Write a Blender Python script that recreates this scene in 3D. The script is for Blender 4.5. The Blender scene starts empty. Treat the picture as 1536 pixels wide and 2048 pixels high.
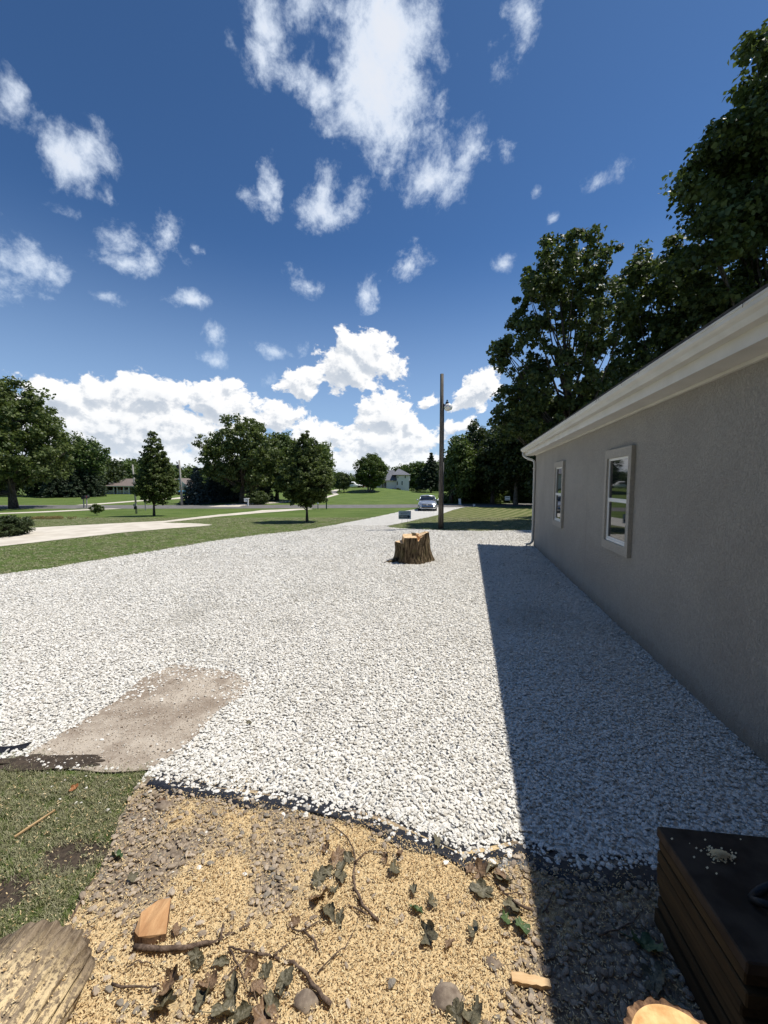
import bpy, bmesh, math, random
import numpy as np
from mathutils import Vector, Matrix, Euler, noise as mnoise
from mathutils.geometry import delaunay_2d_cdt
PI = math.pi
random.seed(7); RNG = np.random.default_rng(7)
scene = bpy.context.scene
COL = scene.collection

# ------------------------------------------------------------------ camera
EYE = 2.1; FPX = 769.0; PITCH = math.atan(56/FPX)
cam_d = bpy.data.cameras.new('camera'); cam = bpy.data.objects.new('camera', cam_d); COL.objects.link(cam)
cam.location = (0, 0, EYE); cam.rotation_euler = (PI/2 - PITCH, 0, 0)
cam_d.sensor_fit = 'VERTICAL'; cam_d.sensor_height = 36; cam_d.lens = FPX/2048*36
cam_d.clip_end = 3000; cam_d.clip_start = 0.02
scene.camera = cam
scene.render.resolution_x = 768; scene.render.resolution_y = 1024

def ray(px, py):
    u = (px-768)/FPX; v = -(py-1024)/FPX
    return np.array([u, math.cos(PITCH)+v*math.sin(PITCH), -math.sin(PITCH)+v*math.cos(PITCH)])
def flat(px, py, z=0.0):
    r = ray(px, py); t = (z-EYE)/r[2]
    return np.array([r[0]*t, r[1]*t, z])
def atY(px, py, Y):
    r = ray(px, py); t = Y/r[1]
    return np.array([r[0]*t, Y, EYE+r[2]*t])
def S(a, b, t):
    t = np.clip((t-a)/(b-a), 0, 1); return t*t*(3-2*t)
def T(x, y):                                   # terrain height
    x = np.asarray(x, float); y = np.asarray(y, float)
    z = -0.5*S(15, 38, y) + 0.35*S(52, 90, y)
    z = z + 1.35*np.exp(-(((x+4.0)/10)**2 + ((y-103)/8)**2))
    z = z - 0.6*S(100, 122, y)*S(-4, 8, x)
    z = z + 1.5*S(180, 600, y)
    return z
def gp(px, py):                                # picture point -> point on the terrain
    z = 0.0
    for _ in range(40):
        P = flat(px, py, z); z = 0.5*z + 0.5*float(T(P[0], P[1]))
    return np.array([P[0], P[1], float(T(P[0], P[1]))])

# ------------------------------------------------------------------ sun, sky, exposure
SUNV = Vector((0.477, 0.132, 1.0)).normalized()
elev = math.asin(SUNV.z); azim = math.atan2(SUNV.x, SUNV.y)
sd = bpy.data.lights.new('sun', 'SUN'); sun = bpy.data.objects.new('sun', sd); COL.objects.link(sun)
sd.energy = 5.0; sd.angle = math.radians(0.5); sd.color = (1.0, 0.955, 0.88)
sun.rotation_euler = SUNV.to_track_quat('Z', 'Y').to_euler()
sun.location = (10, 5, 40)
scene.view_settings.view_transform = 'Standard'; scene.view_settings.look = 'None'
scene.view_settings.exposure = -0.02; scene.view_settings.gamma = 1.0

world = bpy.data.worlds.new('World'); scene.world = world; world.use_nodes = True
wt = world.node_tree; wn = wt.nodes; wl = wt.links; wn.clear()
def N(tree, kind, **kw):
    n = tree.nodes.new(kind)
    for k, v in kw.items(): setattr(n, k, v)
    return n
def M_(tree, op, a, b=None, c=None, clamp=False):
    n = tree.nodes.new('ShaderNodeMath'); n.operation = op; n.use_clamp = clamp
    for i, v in enumerate((a, b, c)):
        if v is None: continue
        if isinstance(v, (int, float)): n.inputs[i].default_value = v
        else: tree.links.new(v, n.inputs[i])
    return n.outputs[0]
def MR(tree, v, a, b, c=0.0, d=1.0, smooth=True):
    n = tree.nodes.new('ShaderNodeMapRange'); n.interpolation_type = 'SMOOTHSTEP' if smooth else 'LINEAR'
    tree.links.new(v, n.inputs[0])
    for i, q in zip((1, 2, 3, 4), (a, b, c, d)): n.inputs[i].default_value = q
    return n.outputs[0]
def MIX(tree, f, a, b):
    n = tree.nodes.new('ShaderNodeMix'); n.data_type = 'RGBA'
    for i, v in ((0, f), (6, a), (7, b)):
        if isinstance(v, (int, float)): n.inputs[i].default_value = v
        elif isinstance(v, tuple): n.inputs[i].default_value = (*v, 1)
        else: tree.links.new(v, n.inputs[i])
    return n.outputs[2]
SKY_K = 0.092
sky = N(wt, 'ShaderNodeTexSky', sky_type='NISHITA', sun_disc=False, sun_elevation=elev, sun_rotation=azim,
        altitude=250, air_density=1.0, dust_density=0.35, ozone_density=2.2)
tc = N(wt, 'ShaderNodeTexCoord'); DIRV = tc.outputs['Generated']
def blob_group(name, blobs, big=1.0):
    """density field in sky directions: soft ellipsoids round given directions"""
    g = bpy.data.node_groups.new(name, 'ShaderNodeTree')
    g.interface.new_socket('Vector', in_out='INPUT', socket_type='NodeSocketVector')
    g.interface.new_socket('Density', in_out='OUTPUT', socket_type='NodeSocketFloat')
    gi = g.nodes.new('NodeGroupInput'); go = g.nodes.new('NodeGroupOutput')
    acc = None; wk = 1.12 if name == 'wisps' else 1.0
    for (px, py, rx, ry, tilt, w) in blobs:
        c = Vector(ray(px, py)).normalized()
        right = c.cross(Vector((0, 0, 1))).normalized(); up = right.cross(c).normalized()
        a = math.radians(tilt); r2 = right*math.cos(a)+up*math.sin(a); u2 = -right*math.sin(a)+up*math.cos(a)
        R = Matrix((r2, c, u2)).transposed()
        k = 1/np.linalg.norm(ray(px, py))                      # angular scale falls off away from the axis
        mp = g.nodes.new('ShaderNodeMapping'); mp.vector_type = 'TEXTURE'
        mp.inputs['Location'].default_value = c
        mp.inputs['Rotation'].default_value = R.to_euler('XYZ')
        mp.inputs['Scale'].default_value = (big*rx/FPX*k, 0.5, big*ry/FPX*k)
        g.links.new(gi.outputs[0], mp.inputs[0])
        gr = g.nodes.new('ShaderNodeTexGradient'); gr.gradient_type = 'SPHERICAL'
        g.links.new(mp.outputs[0], gr.inputs[0])
        v = M_(g, 'MULTIPLY', gr.outputs['Fac'], float(w*wk if w < .8 else w))
        acc = v if acc is None else M_(g, 'MAXIMUM', acc, v)
    g.links.new(acc, go.inputs[0])
    return g
WISP = [(745,165,160,160,0,1.35),(790,60,125,110,0,1.2),(650,180,90,70,-30,1.0),(700,90,90,80,0,.9),(700,240,80,70,0,.95),(545,60,120,75,-60,.62),(520,110,60,70,80,.6),(600,25,90,50,10,.6),
 (1045,40,50,75,10,.72),(1005,75,45,25,30,.45),(130,310,95,62,-15,.95),(180,290,70,60,0,.7),(5,190,40,60,0,.55),(40,490,85,70,0,.75),(105,520,55,75,0,.62),(5,560,70,60,0,.55),
 (240,490,95,60,10,.62),(265,530,80,42,10,.98),(338,460,38,60,-20,.75),(360,510,40,20,-50,.45),(548,385,42,75,0,.85),(493,405,32,38,30,.62),(655,385,70,60,60,.8),(640,425,95,42,0,.9),(720,385,45,45,30,.7),
 (870,350,95,75,20,.98),(930,310,90,48,20,.85),(1000,290,45,45,40,.5),(735,320,30,55,0,.45),(1190,372,62,38,10,.85),(835,522,62,40,35,.82),(740,585,55,38,20,.62),(610,565,55,28,-20,.62),
 (385,607,60,24,10,.72),(205,590,60,30,-5,.7),(1010,527,30,26,-20,.72),(428,675,32,30,50,.62),(430,722,50,24,5,.8),(545,706,62,26,5,.7),(590,690,28,30,60,.5),(915,130,30,60,20,.35),
 (395,498,25,14,-10,.55),(1102,435,16,16,0,.6),(1072,378,18,16,0,.5),(130,412,50,22,0,.5),(280,605,32,20,30,.4),(840,470,35,24,10,.5),(120,600,60,30,0,.4),(1000,150,40,40,0,.35),(700,330,50,60,0,.4),
 (540,765,24,20,0,.6),(640,530,40,20,10,.35),(800,740,40,16,0,.3)]
CUMU = [(700,735,95,62,0,1.1),(745,710,75,60,0,1.0),(615,765,70,48,10,.95),(700,690,45,40,0,.8),(790,735,45,55,0,.6),(955,785,70,42,25,1.05),(985,765,35,38,0,.8),(858,800,36,28,0,.7),(925,812,50,26,10,.7),
 (120,800,110,62,0,1.1),(190,785,70,50,0,1.0),(300,795,110,58,0,1.15),(320,780,60,42,0,.9),(430,800,90,60,0,1.1),(455,770,45,30,0,.7),(260,860,320,90,0,1.05),(60,860,160,110,0,1.0),(560,835,70,44,0,.95),(500,850,60,40,0,.9),
 (770,835,78,62,0,1.1),(745,815,45,38,0,.9),(815,850,36,56,0,.8),(640,880,90,45,0,.95),(770,890,150,60,0,1.05),(920,855,60,24,8,.7),(960,900,90,40,0,.8),(300,930,420,60,0,.9),(740,935,330,55,0,.95),(30,790,60,60,0,.7)]
def cloud_eval(tree, grp, vec, s1, amp, det, rough, stretch, dist, gw_=.16):
    gn = tree.nodes.new('ShaderNodeGroup'); gn.node_tree = grp
    # warp the lookup so outlines tear
    wmap = N(tree, 'ShaderNodeMapping'); wmap.inputs['Scale'].default_value = (s1*.35,)*3
    tree.links.new(vec, wmap.inputs[0])
    wnz = N(tree, 'ShaderNodeTexNoise', noise_dimensions='3D'); wnz.inputs['Scale'].default_value = 1; wnz.inputs['Detail'].default_value = 3
    tree.links.new(wmap.outputs[0], wnz.inputs['Vector'])
    sub = N(tree, 'ShaderNodeVectorMath', operation='SUBTRACT'); sub.inputs[1].default_value = (.5,.5,.5); tree.links.new(wnz.outputs['Color'], sub.inputs[0])
    sc = N(tree, 'ShaderNodeVectorMath', operation='SCALE'); sc.inputs['Scale'].default_value = dist; tree.links.new(sub.outputs[0], sc.inputs[0])
    ad = N(tree, 'ShaderNodeVectorMath', operation='ADD'); tree.links.new(vec, ad.inputs[0]); tree.links.new(sc.outputs[0], ad.inputs[1])
    tree.links.new(ad.outputs[0], gn.inputs[0])
    mp = N(tree, 'ShaderNodeMapping'); mp.inputs['Scale'].default_value = (s1, s1, s1*stretch)
    tree.links.new(ad.outputs[0], mp.inputs[0])
    nz = N(tree, 'ShaderNodeTexNoise', noise_dimensions='3D'); nz.inputs['Scale'].default_value = 1
    nz.inputs['Detail'].default_value = det; nz.inputs['Roughness'].default_value = rough
    tree.links.new(mp.outputs[0], nz.inputs['Vector'])
    c = M_(tree, 'SUBTRACT', nz.outputs['Fac'], 0.5)
    gate = MR(tree, gn.outputs[0], 0.0, gw_)
    return M_(tree, 'MULTIPLY', M_(tree, 'MULTIPLY_ADD', c, amp, gn.outputs[0]), gate)
gw = blob_group('wisps', WISP, 1.18); gc = blob_group('cumulus', CUMU, 1.12)
dw = cloud_eval(wt, gw, DIRV, 14.0, 2.3, 10, .66, 1.0, .06)
aw = MR(wt, dw, .30, 1.02)
dc = cloud_eval(wt, gc, DIRV, 24.0, 1.55, 10, .60, 1.3, .04)
ac = MR(wt, dc, .28, .46)
offv = N(wt, 'ShaderNodeVectorMath', operation='ADD'); offv.inputs[1].default_value = (.010, 0, .017); wl.new(DIRV, offv.inputs[0])
dc2 = cloud_eval(wt, gc, offv.outputs[0], 24.0, 1.55, 8, .60, 1.3, .04)
shade = M_(wt, 'ADD', M_(wt, 'MULTIPLY', MR(wt, M_(wt, 'SUBTRACT', dc2, dc), -.14, .22), .62), M_(wt, 'MULTIPLY', MR(wt, dc2, .35, 1.3), .42), clamp=True)
sepd = N(wt, 'ShaderNodeSeparateXYZ'); wl.new(DIRV, sepd.inputs[0])
skymul = N(wt, 'ShaderNodeMix', data_type='RGBA', blend_type='MULTIPLY'); skymul.inputs[0].default_value = 1
wl.new(sky.outputs[0], skymul.inputs[6]); skymul.inputs[7].default_value = (.55, .86, 1.20, 1)
up = MR(wt, sepd.outputs['Z'], .0, .85)
skyc = N(wt, 'ShaderNodeMix', data_type='RGBA', blend_type='MULTIPLY'); skyc.inputs[0].default_value = 1
wl.new(skymul.outputs[2], skyc.inputs[6]); wl.new(MIX(wt, up, (1.0, 1.0, 1.0), (.86, .84, .80)), skyc.inputs[7])
cumc = MIX(wt, shade, (11.6, 11.6, 11.6), (6.0, 6.7, 7.7))
wisc = MIX(wt, MR(wt, dw, .5, 1.4), (8.0, 9.2, 11.0), (9.4, 9.8, 10.6))
c1 = MIX(wt, M_(wt, 'MULTIPLY', aw, .93), skyc.outputs[2], wisc)
lowhaze = MR(wt, sepd.outputs['Z'], .52, .0, 0, .58)
c1b = MIX(wt, lowhaze, c1, (5.6, 7.6, 10.2))
c2 = MIX(wt, MR(wt, sepd.outputs['Z'], .16, .02, 0, .30), MIX(wt, ac, c1b, cumc), (8.0, 9.2, 10.6))
bg = N(wt, 'ShaderNodeBackground'); bg.inputs[1].default_value = SKY_K; wl.new(c2, bg.inputs[0])
wo = N(wt, 'ShaderNodeOutputWorld'); wl.new(bg.outputs[0], wo.inputs[0])
world.cycles.sampling_method = 'MANUAL'; world.cycles.sample_map_resolution = 512

# ------------------------------------------------------------------ helpers
def tag(o, label=None, cat=None, group=None, kind=None):
    if label: o['label'] = label
    if cat: o['category'] = cat
    if group: o['group'] = group
    if kind: o['kind'] = kind
    return o
def empty(name, loc=(0,0,0), rz=0.0, label=None, cat=None, group=None):
    o = bpy.data.objects.new(name, None); COL.objects.link(o)
    o.location = loc; o.rotation_euler = (0, 0, rz); o.empty_display_size = .2
    return tag(o, label, cat, group)
def link(name, me, m, parent=None):
    o = bpy.data.objects.new(name, me); COL.objects.link(o)
    if m is not None:
        me.materials.clear(); me.materials.append(m)
    if parent is not None: o.parent = parent
    return o
def fastmesh(name, V, F, k, smooth=False):
    me = bpy.data.meshes.new(name); V = np.asarray(V, np.float32); F = np.asarray(F, np.int32)
    me.vertices.add(len(V)); me.vertices.foreach_set('co', V.ravel())
    me.loops.add(F.size); me.loops.foreach_set('vertex_index', F.ravel())
    me.polygons.add(len(F)); me.polygons.foreach_set('loop_start', np.arange(0, F.size, k, dtype=np.int32))
    me.polygons.foreach_set('loop_total', np.full(len(F), k, np.int32))
    if smooth: me.polygons.foreach_set('use_smooth', np.ones(len(F), bool))
    me.update(calc_edges=True); me.validate()
    return me
class MB:
    def __init__(s): s.v = []; s.f = []
    def add(s, vs, fs):
        o = len(s.v); s.v += [tuple(v) for v in vs]; s.f += [tuple(i+o for i in f) for f in fs]; return s
    def box(s, x0, x1, y0, y1, z0, z1):
        return s.add([(x0,y0,z0),(x1,y0,z0),(x1,y1,z0),(x0,y1,z0),(x0,y0,z1),(x1,y0,z1),(x1,y1,z1),(x0,y1,z1)],
                     [(0,3,2,1),(4,5,6,7),(0,1,5,4),(1,2,6,5),(2,3,7,6),(3,0,4,7)])
    def tube(s, pts, rad, n=8, cap=True):
        pts = [Vector(p) for p in pts]
        if not hasattr(rad, '__len__'): rad = [rad]*len(pts)
        vs = []; prev = None
        for i, p in enumerate(pts):
            t = (pts[min(i+1, len(pts)-1)] - pts[max(i-1, 0)]).normalized()
            if prev is None:
                a = Vector((0,0,1)) if abs(t.z) < .9 else Vector((1,0,0)); u = t.cross(a).normalized()
            else: u = (prev - t*prev.dot(t)).normalized()
            prev = u; w = t.cross(u)
            for k in range(n):
                a = 2*PI*k/n; vs.append(p + (u*math.cos(a)+w*math.sin(a))*rad[i])
        fs = [(i*n+k, i*n+(k+1)%n, (i+1)*n+(k+1)%n, (i+1)*n+k) for i in range(len(pts)-1) for k in range(n)]
        if cap: fs += [tuple(range(n-1, -1, -1)), tuple((len(pts)-1)*n+k for k in range(n))]
        return s.add(vs, fs)
    def prism(s, poly, axis, a, b):
        """extrude a polygon given in the two other axes along axis from a to b"""
        def P(p, t):
            if axis == 0: return (t, p[0], p[1])
            if axis == 1: return (p[0], t, p[1])
            return (p[0], p[1], t)
        n = len(poly)
        return s.add([P(p, a) for p in poly]+[P(p, b) for p in poly],
                     [tuple(range(n)), tuple(range(2*n-1, n-1, -1))]+[(i, (i+1) % n + 0, (i+1) % n+n, i+n) for i in range(n)])
    def ball(s, c, r, nu=10, nv=7):
        c = Vector(c); r = r if hasattr(r, '__len__') else (r, r, r); vs = [c+Vector((0,0,r[2]))]
        for j in range(1, nv):
            for i in range(nu):
                a = 2*PI*i/nu; b = PI*j/nv; vs.append(c+Vector((r[0]*math.sin(b)*math.cos(a), r[1]*math.sin(b)*math.sin(a), r[2]*math.cos(b))))
        vs.append(c-Vector((0,0,r[2]))); L = len(vs)-1
        fs = [(0, 1+i, 1+(i+1) % nu) for i in range(nu)]
        for j in range(nv-2):
            for i in range(nu): fs.append((1+j*nu+i, 1+(j+1)*nu+i, 1+(j+1)*nu+(i+1) % nu, 1+j*nu+(i+1) % nu))
        fs += [(L, 1+(nv-2)*nu+(i+1) % nu, 1+(nv-2)*nu+i) for i in range(nu)]
        return s.add(vs, fs)
    def build(s, name, m, parent=None, smooth=False, bevel=0.0):
        me = bpy.data.meshes.new(name); me.from_pydata(s.v, [], s.f); me.update()
        bm = bmesh.new(); bm.from_mesh(me); bmesh.ops.recalc_face_normals(bm, faces=bm.faces)
        if bevel: bmesh.ops.bevel(bm, geom=list(bm.edges), offset=bevel, segments=1, affect='EDGES')
        bm.to_mesh(me); bm.free()
        if smooth: me.polygons.foreach_set('use_smooth', [True]*len(me.polygons))
        return link(name, me, m, parent)

# ------------------------------------------------------------------ materials
def newmat(name):
    m = bpy.data.materials.new(name); m.use_nodes = True; t = m.node_tree; t.nodes.clear()
    out = t.nodes.new('ShaderNodeOutputMaterial'); b = t.nodes.new('ShaderNodeBsdfPrincipled')
    t.links.new(b.outputs[0], out.inputs[0]); return m, t, b, out
def tcoord(t, scale=(1,1,1), kind='Object', rot=(0,0,0)):
    c = t.nodes.new('ShaderNodeTexCoord'); mp = t.nodes.new('ShaderNodeMapping')
    mp.inputs['Scale'].default_value = scale; mp.inputs['Rotation'].default_value = rot
    t.links.new(c.outputs[kind], mp.inputs[0]); return mp.outputs[0]
def noise(t, vec, scale, detail=4, rough=.55, dist=0):
    n = t.nodes.new('ShaderNodeTexNoise'); n.inputs['Scale'].default_value = scale; n.inputs['Detail'].default_value = detail
    n.inputs['Roughness'].default_value = rough; n.inputs['Distortion'].default_value = dist
    t.links.new(vec, n.inputs['Vector']); return n.outputs['Fac']
def bump(t, b, h, strength, dist):
    n = t.nodes.new('ShaderNodeBump'); n.inputs['Strength'].default_value = strength; n.inputs['Distance'].default_value = dist
    t.links.new(h, n.inputs['Height']); t.links.new(n.outputs[0], b.inputs['Normal'])
    return n
def simple(name, a, b2=None, scale=8, stretch=(1,1,1), rough=.8, bmp=0, bdist=.01, spec=.3, metal=0, detail=5, lo=.35, hi=.65, kind='Object'):
    m, t, b, out = newmat(name); b.inputs['Roughness'].default_value = rough
    b.inputs['Specular IOR Level'].default_value = spec; b.inputs['Metallic'].default_value = metal
    v = tcoord(t, stretch, kind); nf = noise(t, v, scale, detail)
    t.links.new(MIX(t, MR(t, nf, lo, hi), a, b2 or a), b.inputs['Base Color'])
    if bmp: bump(t, b, nf, bmp, bdist)
    return m
def leafmat(name, dark, light, transl=.35, gloss=.52, alt=None):
    m, t, b, out = newmat(name)
    geo = t.nodes.new('ShaderNodeNewGeometry'); v = tcoord(t, (1,1,1))
    n1 = noise(t, v, .9, 3)
    f = M_(t, 'ADD', M_(t, 'MULTIPLY', geo.outputs['Random Per Island'], .65), M_(t, 'MULTIPLY', MR(t, n1, .3, .7), .35))
    c = MIX(t, f, dark, light)
    if alt: c = MIX(t, MR(t, geo.outputs['Random Per Island'], .93, .97), c, alt)
    t.links.new(c, b.inputs['Base Color']); b.inputs['Roughness'].default_value = gloss
    b.inputs['Specular IOR Level'].default_value = .35
    tr = t.nodes.new('ShaderNodeBsdfTranslucent'); t.links.new(MIX(t, .35, c, (.14, .20, .02)), tr.inputs[0])
    mx = t.nodes.new('ShaderNodeMixShader'); mx.inputs[0].default_value = transl
    t.links.new(b.outputs[0], mx.inputs[1]); t.links.new(tr.outputs[0], mx.inputs[2]); t.links.new(mx.outputs[0], out.inputs[0])
    return m
MAT = {}
MAT['leaf_oak'] = leafmat('leaf_oak', (.035,.056,.016), (.135,.172,.055), .32)
MAT['leaf_dark'] = leafmat('leaf_dark', (.020,.034,.011), (.080,.108,.038), .24)
MAT['leaf_mid'] = leafmat('leaf_mid', (.042,.074,.018), (.145,.200,.055), .34)
MAT['leaf_light'] = leafmat('leaf_light', (.055,.090,.020), (.165,.215,.060), .36)
MAT['leaf_young'] = leafmat('leaf_young', (.032,.054,.016), (.125,.160,.055), .3)
MAT['leaf_blue'] = leafmat('leaf_blue', (.028,.045,.040), (.090,.120,.115), .05, .6)
MAT['leaf_lawn'] = leafmat('leaf_lawn', (.048,.076,.020), (.185,.225,.070), .36)
MAT['leaf_pine'] = leafmat('leaf_pine', (.016,.030,.014), (.055,.080,.038), .12, .6)
MAT['bark'] = simple('bark', (.045,.036,.028), (.13,.11,.09), 14, (1,1,.25), .95, .7, .03)
MAT['bark_pale'] = simple('bark_pale', (.12,.11,.09), (.30,.27,.23), 14, (1,1,.3), .9, .5, .02)
MAT['white_trim'] = simple('white_trim', (.58,.555,.50), (.64,.615,.56), 3, (1,1,1), .45, .05, .002)
MAT['white_paint'] = simple('white_paint', (.78,.78,.76), (.83,.83,.81), 6, rough=.4)
MAT['black'] = simple('black', (.012,.012,.013), (.022,.022,.024), 10, rough=.5)
MAT['dark_metal'] = simple('dark_metal', (.04,.042,.045), (.07,.07,.075), 20, rough=.45, metal=.4)
MAT['green_paint'] = simple('green_paint', (.01,.05,.02), (.015,.07,.03), 20, rough=.5)

# ground cover (lawn) ------------------------------------------------
def lawn_mat():
    m, t, b, out = newmat('lawn')
    v = tcoord(t); b.inputs['Roughness'].default_value = .85; b.inputs['Specular IOR Level'].default_value = .15
    n1 = noise(t, v, .35, 5, .6); n2 = noise(t, v, 3.5, 5, .7); n3 = noise(t, v, 40, 3, .7)
    c = MIX(t, MR(t, n1, .32, .68), (.095,.150,.030), (.150,.205,.052))
    c = MIX(t, MR(t, n2, .48, .75, 0, .6), c, (.175,.185,.070))
    c = MIX(t, MR(t, n3, .5, .8, 0, .5), c, (.030,.050,.012))
    # the right-hand lawn is drier, with mown rows
    sp = t.nodes.new('ShaderNodeSeparateXYZ'); tcn = t.nodes.new('ShaderNodeTexCoord'); t.links.new(tcn.outputs['Object'], sp.inputs[0])
    row = t.nodes.new('ShaderNodeTexWave'); row.inputs['Scale'].default_value = .42; row.inputs['Distortion'].default_value = 2.2; row.inputs['Detail'].default_value = 2
    t.links.new(tcoord(t, (1,1,1), rot=(0,0,math.radians(28))), row.inputs['Vector'])
    right = M_(t, 'MULTIPLY', MR(t, M_(t, 'SUBTRACT', sp.outputs['X'], M_(t, 'MULTIPLY', sp.outputs['Y'], .085)), .0, 2.2), MR(t, sp.outputs['Y'], 44, 42))
    dry = MIX(t, MR(t, row.outputs['Fac'], .3, .8), (.130,.150,.050), (.255,.240,.110))
    dry = MIX(t, MR(t, n2, .5, .7, 0, .5), dry, (.15,.125,.055))
    c = MIX(t, M_(t, 'MULTIPLY', right, .85), c, dry)
    row2 = t.nodes.new('ShaderNodeTexWave'); row2.inputs['Scale'].default_value = .28; row2.inputs['Distortion'].default_value = 1.5
    t.links.new(tcoord(t, (1,1,1), rot=(0,0,math.radians(-72))), row2.inputs['Vector'])
    c = MIX(t, MR(t, row2.outputs['Fac'], .35, .75, 0, .22), c, (.060,.095,.020))
    t.links.new(c, b.inputs['Base Color'])
    bump(t, b, n3, .8, .06)
    return m
MAT['lawn'] = lawn_mat()
def gravel_mat():
    m, t, b, out = newmat('limestone_gravel')
    v = tcoord(t); b.inputs['Roughness'].default_value = .9; b.inputs['Specular IOR Level'].default_value = .2
    vo = t.nodes.new('ShaderNodeTexVoronoi'); vo.inputs['Scale'].default_value = 17; t.links.new(v, vo.inputs['Vector'])
    ve = t.nodes.new('ShaderNodeTexVoronoi'); ve.feature = 'DISTANCE_TO_EDGE'; ve.inputs['Scale'].default_value = 17; t.links.new(v, ve.inputs['Vector'])
    sp = t.nodes.new('ShaderNodeSeparateColor'); t.links.new(vo.outputs['Color'], sp.inputs[0])
    c = MIX(t, sp.outputs[0], (.80,.77,.70), (.92,.89,.82))
    n1 = noise(t, v, .5, 5, .65); c = MIX(t, MR(t, n1, .5, .75, 0, .35), c, (.44,.42,.37))
    t.links.new(c, b.inputs['Base Color'])
    h = MR(t, ve.outputs['Distance'], 0, .35); h2 = M_(t, 'ADD', h, M_(t, 'MULTIPLY', sp.outputs[1], .9))
    bump(t, b, h2, 1.0, .035)
    return m
MAT['gravel'] = gravel_mat()
def stone_mat(name, a, b2, c3=None, rough=.85, dust=0.0):
    m, t, b, out = newmat(name); b.inputs['Roughness'].default_value = rough; b.inputs['Specular IOR Level'].default_value = .25
    oi = t.nodes.new('ShaderNodeObjectInfo'); n1 = noise(t, tcoord(t), 1.2, 4, .6)
    c = MIX(t, oi.outputs['Random'], a, b2)
    if c3: c = MIX(t, MR(t, M_(t, 'FRACT', M_(t, 'MULTIPLY', oi.outputs['Random'], 17.3)), .80, .86), c, c3)
    c = MIX(t, MR(t, n1, .4, .7, 0, .18), c, (.25,.22,.18))
    gp_ = t.nodes.new('ShaderNodeNewGeometry'); dn = noise(t, gp_.outputs['Position'], .55, 5, .65, .6)
    c = MIX(t, MR(t, dn, .50, .72, 0, dust), c, (.36,.33,.27))
    t.links.new(c, b.inputs['Base Color']); bump(t, b, n1, .4, .2)
    return m
MAT['stone'] = stone_mat('white_stone', (.78,.745,.67), (.93,.90,.835), (.55,.51,.44), dust=.45)
MAT['pebble'] = stone_mat('river_pebble', (.26,.20,.145), (.54,.44,.33), (.27,.235,.19))
MAT['chip'] = stone_mat('wood_chip', (.74,.53,.27), (.90,.74,.45), (.55,.36,.17), .8)
MAT['blade'] = stone_mat('grass_blade', (.085,.19,.022), (.20,.31,.045), (.38,.36,.14), .7)
MAT['blade_grey'] = stone_mat('dry_grass_blade', (.24,.24,.10), (.44,.42,.27), (.12,.17,.04), .7)
MAT['limestone_drive'] = simple('cream_drive', (.56,.50,.41), (.68,.62,.52), 1.3, rough=.9, bmp=.3, bdist=.01)
MAT['asphalt'] = simple('asphalt', (.14,.135,.125), (.19,.18,.17), 1.6, rough=.9, bmp=.2, bdist=.01)
MAT['soil'] = simple('soil', (.045,.034,.026), (.085,.064,.046), 30, rough=1, bmp=.9, bdist=.02)
MAT['fabric'] = simple('landscape_fabric', (.008,.008,.010), (.022,.022,.026), 60, (1,1,1), .42, .5, .006, spec=.5)
def bare_mat():
    m, t, b, out = newmat('compacted_stone_dust'); v = tcoord(t); b.inputs['Roughness'].default_value = .95
    n1 = noise(t, v, 2.2, 6, .7); n2 = noise(t, v, 45, 4, .7); n3 = noise(t, v, 110, 2, .6)
    c = MIX(t, MR(t, n1, .38, .62), (.28,.22,.165), (.50,.43,.345)); c = MIX(t, MR(t, n2, .55, .72, 0, .8), c, (.56,.50,.41))
    c = MIX(t, MR(t, n3, .58, .7, 0, .7), c, (.20,.155,.115))
    t.links.new(c, b.inputs['Base Color']); bump(t, b, n2, .7, .012); return m
MAT['bare'] = bare_mat()
def litter_mat():
    m, t, b, out = newmat('sawdust_over_pebbles'); v = tcoord(t); b.inputs['Roughness'].default_value = .95
    at = t.nodes.new('ShaderNodeAttribute'); at.attribute_name = 'saw'
    vo = t.nodes.new('ShaderNodeTexVoronoi'); vo.inputs['Scale'].default_value = 42; t.links.new(v, vo.inputs['Vector'])
    sp = t.nodes.new('ShaderNodeSeparateColor'); t.links.new(vo.outputs['Color'], sp.inputs[0])
    peb = MIX(t, sp.outputs[0], (.19,.145,.105), (.40,.32,.235)); n2 = noise(t, v, 130, 4, .7)
    saw = MIX(t, MR(t, n2, .35, .65), (.62,.43,.21), (.84,.66,.38))
    f = MR(t, M_(t, 'ADD', at.outputs['Fac'], M_(t, 'MULTIPLY', M_(t, 'SUBTRACT', noise(t, v, 22, 5, .7), .5), .9)), .25, .6)
    t.links.new(MIX(t, f, peb, saw), b.inputs['Base Color'])
    bump(t, b, M_(t, 'ADD', n2, M_(t, 'MULTIPLY', vo.outputs['Distance'], -1.0)), .8, .012); return m
MAT['litter'] = litter_mat()

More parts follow.
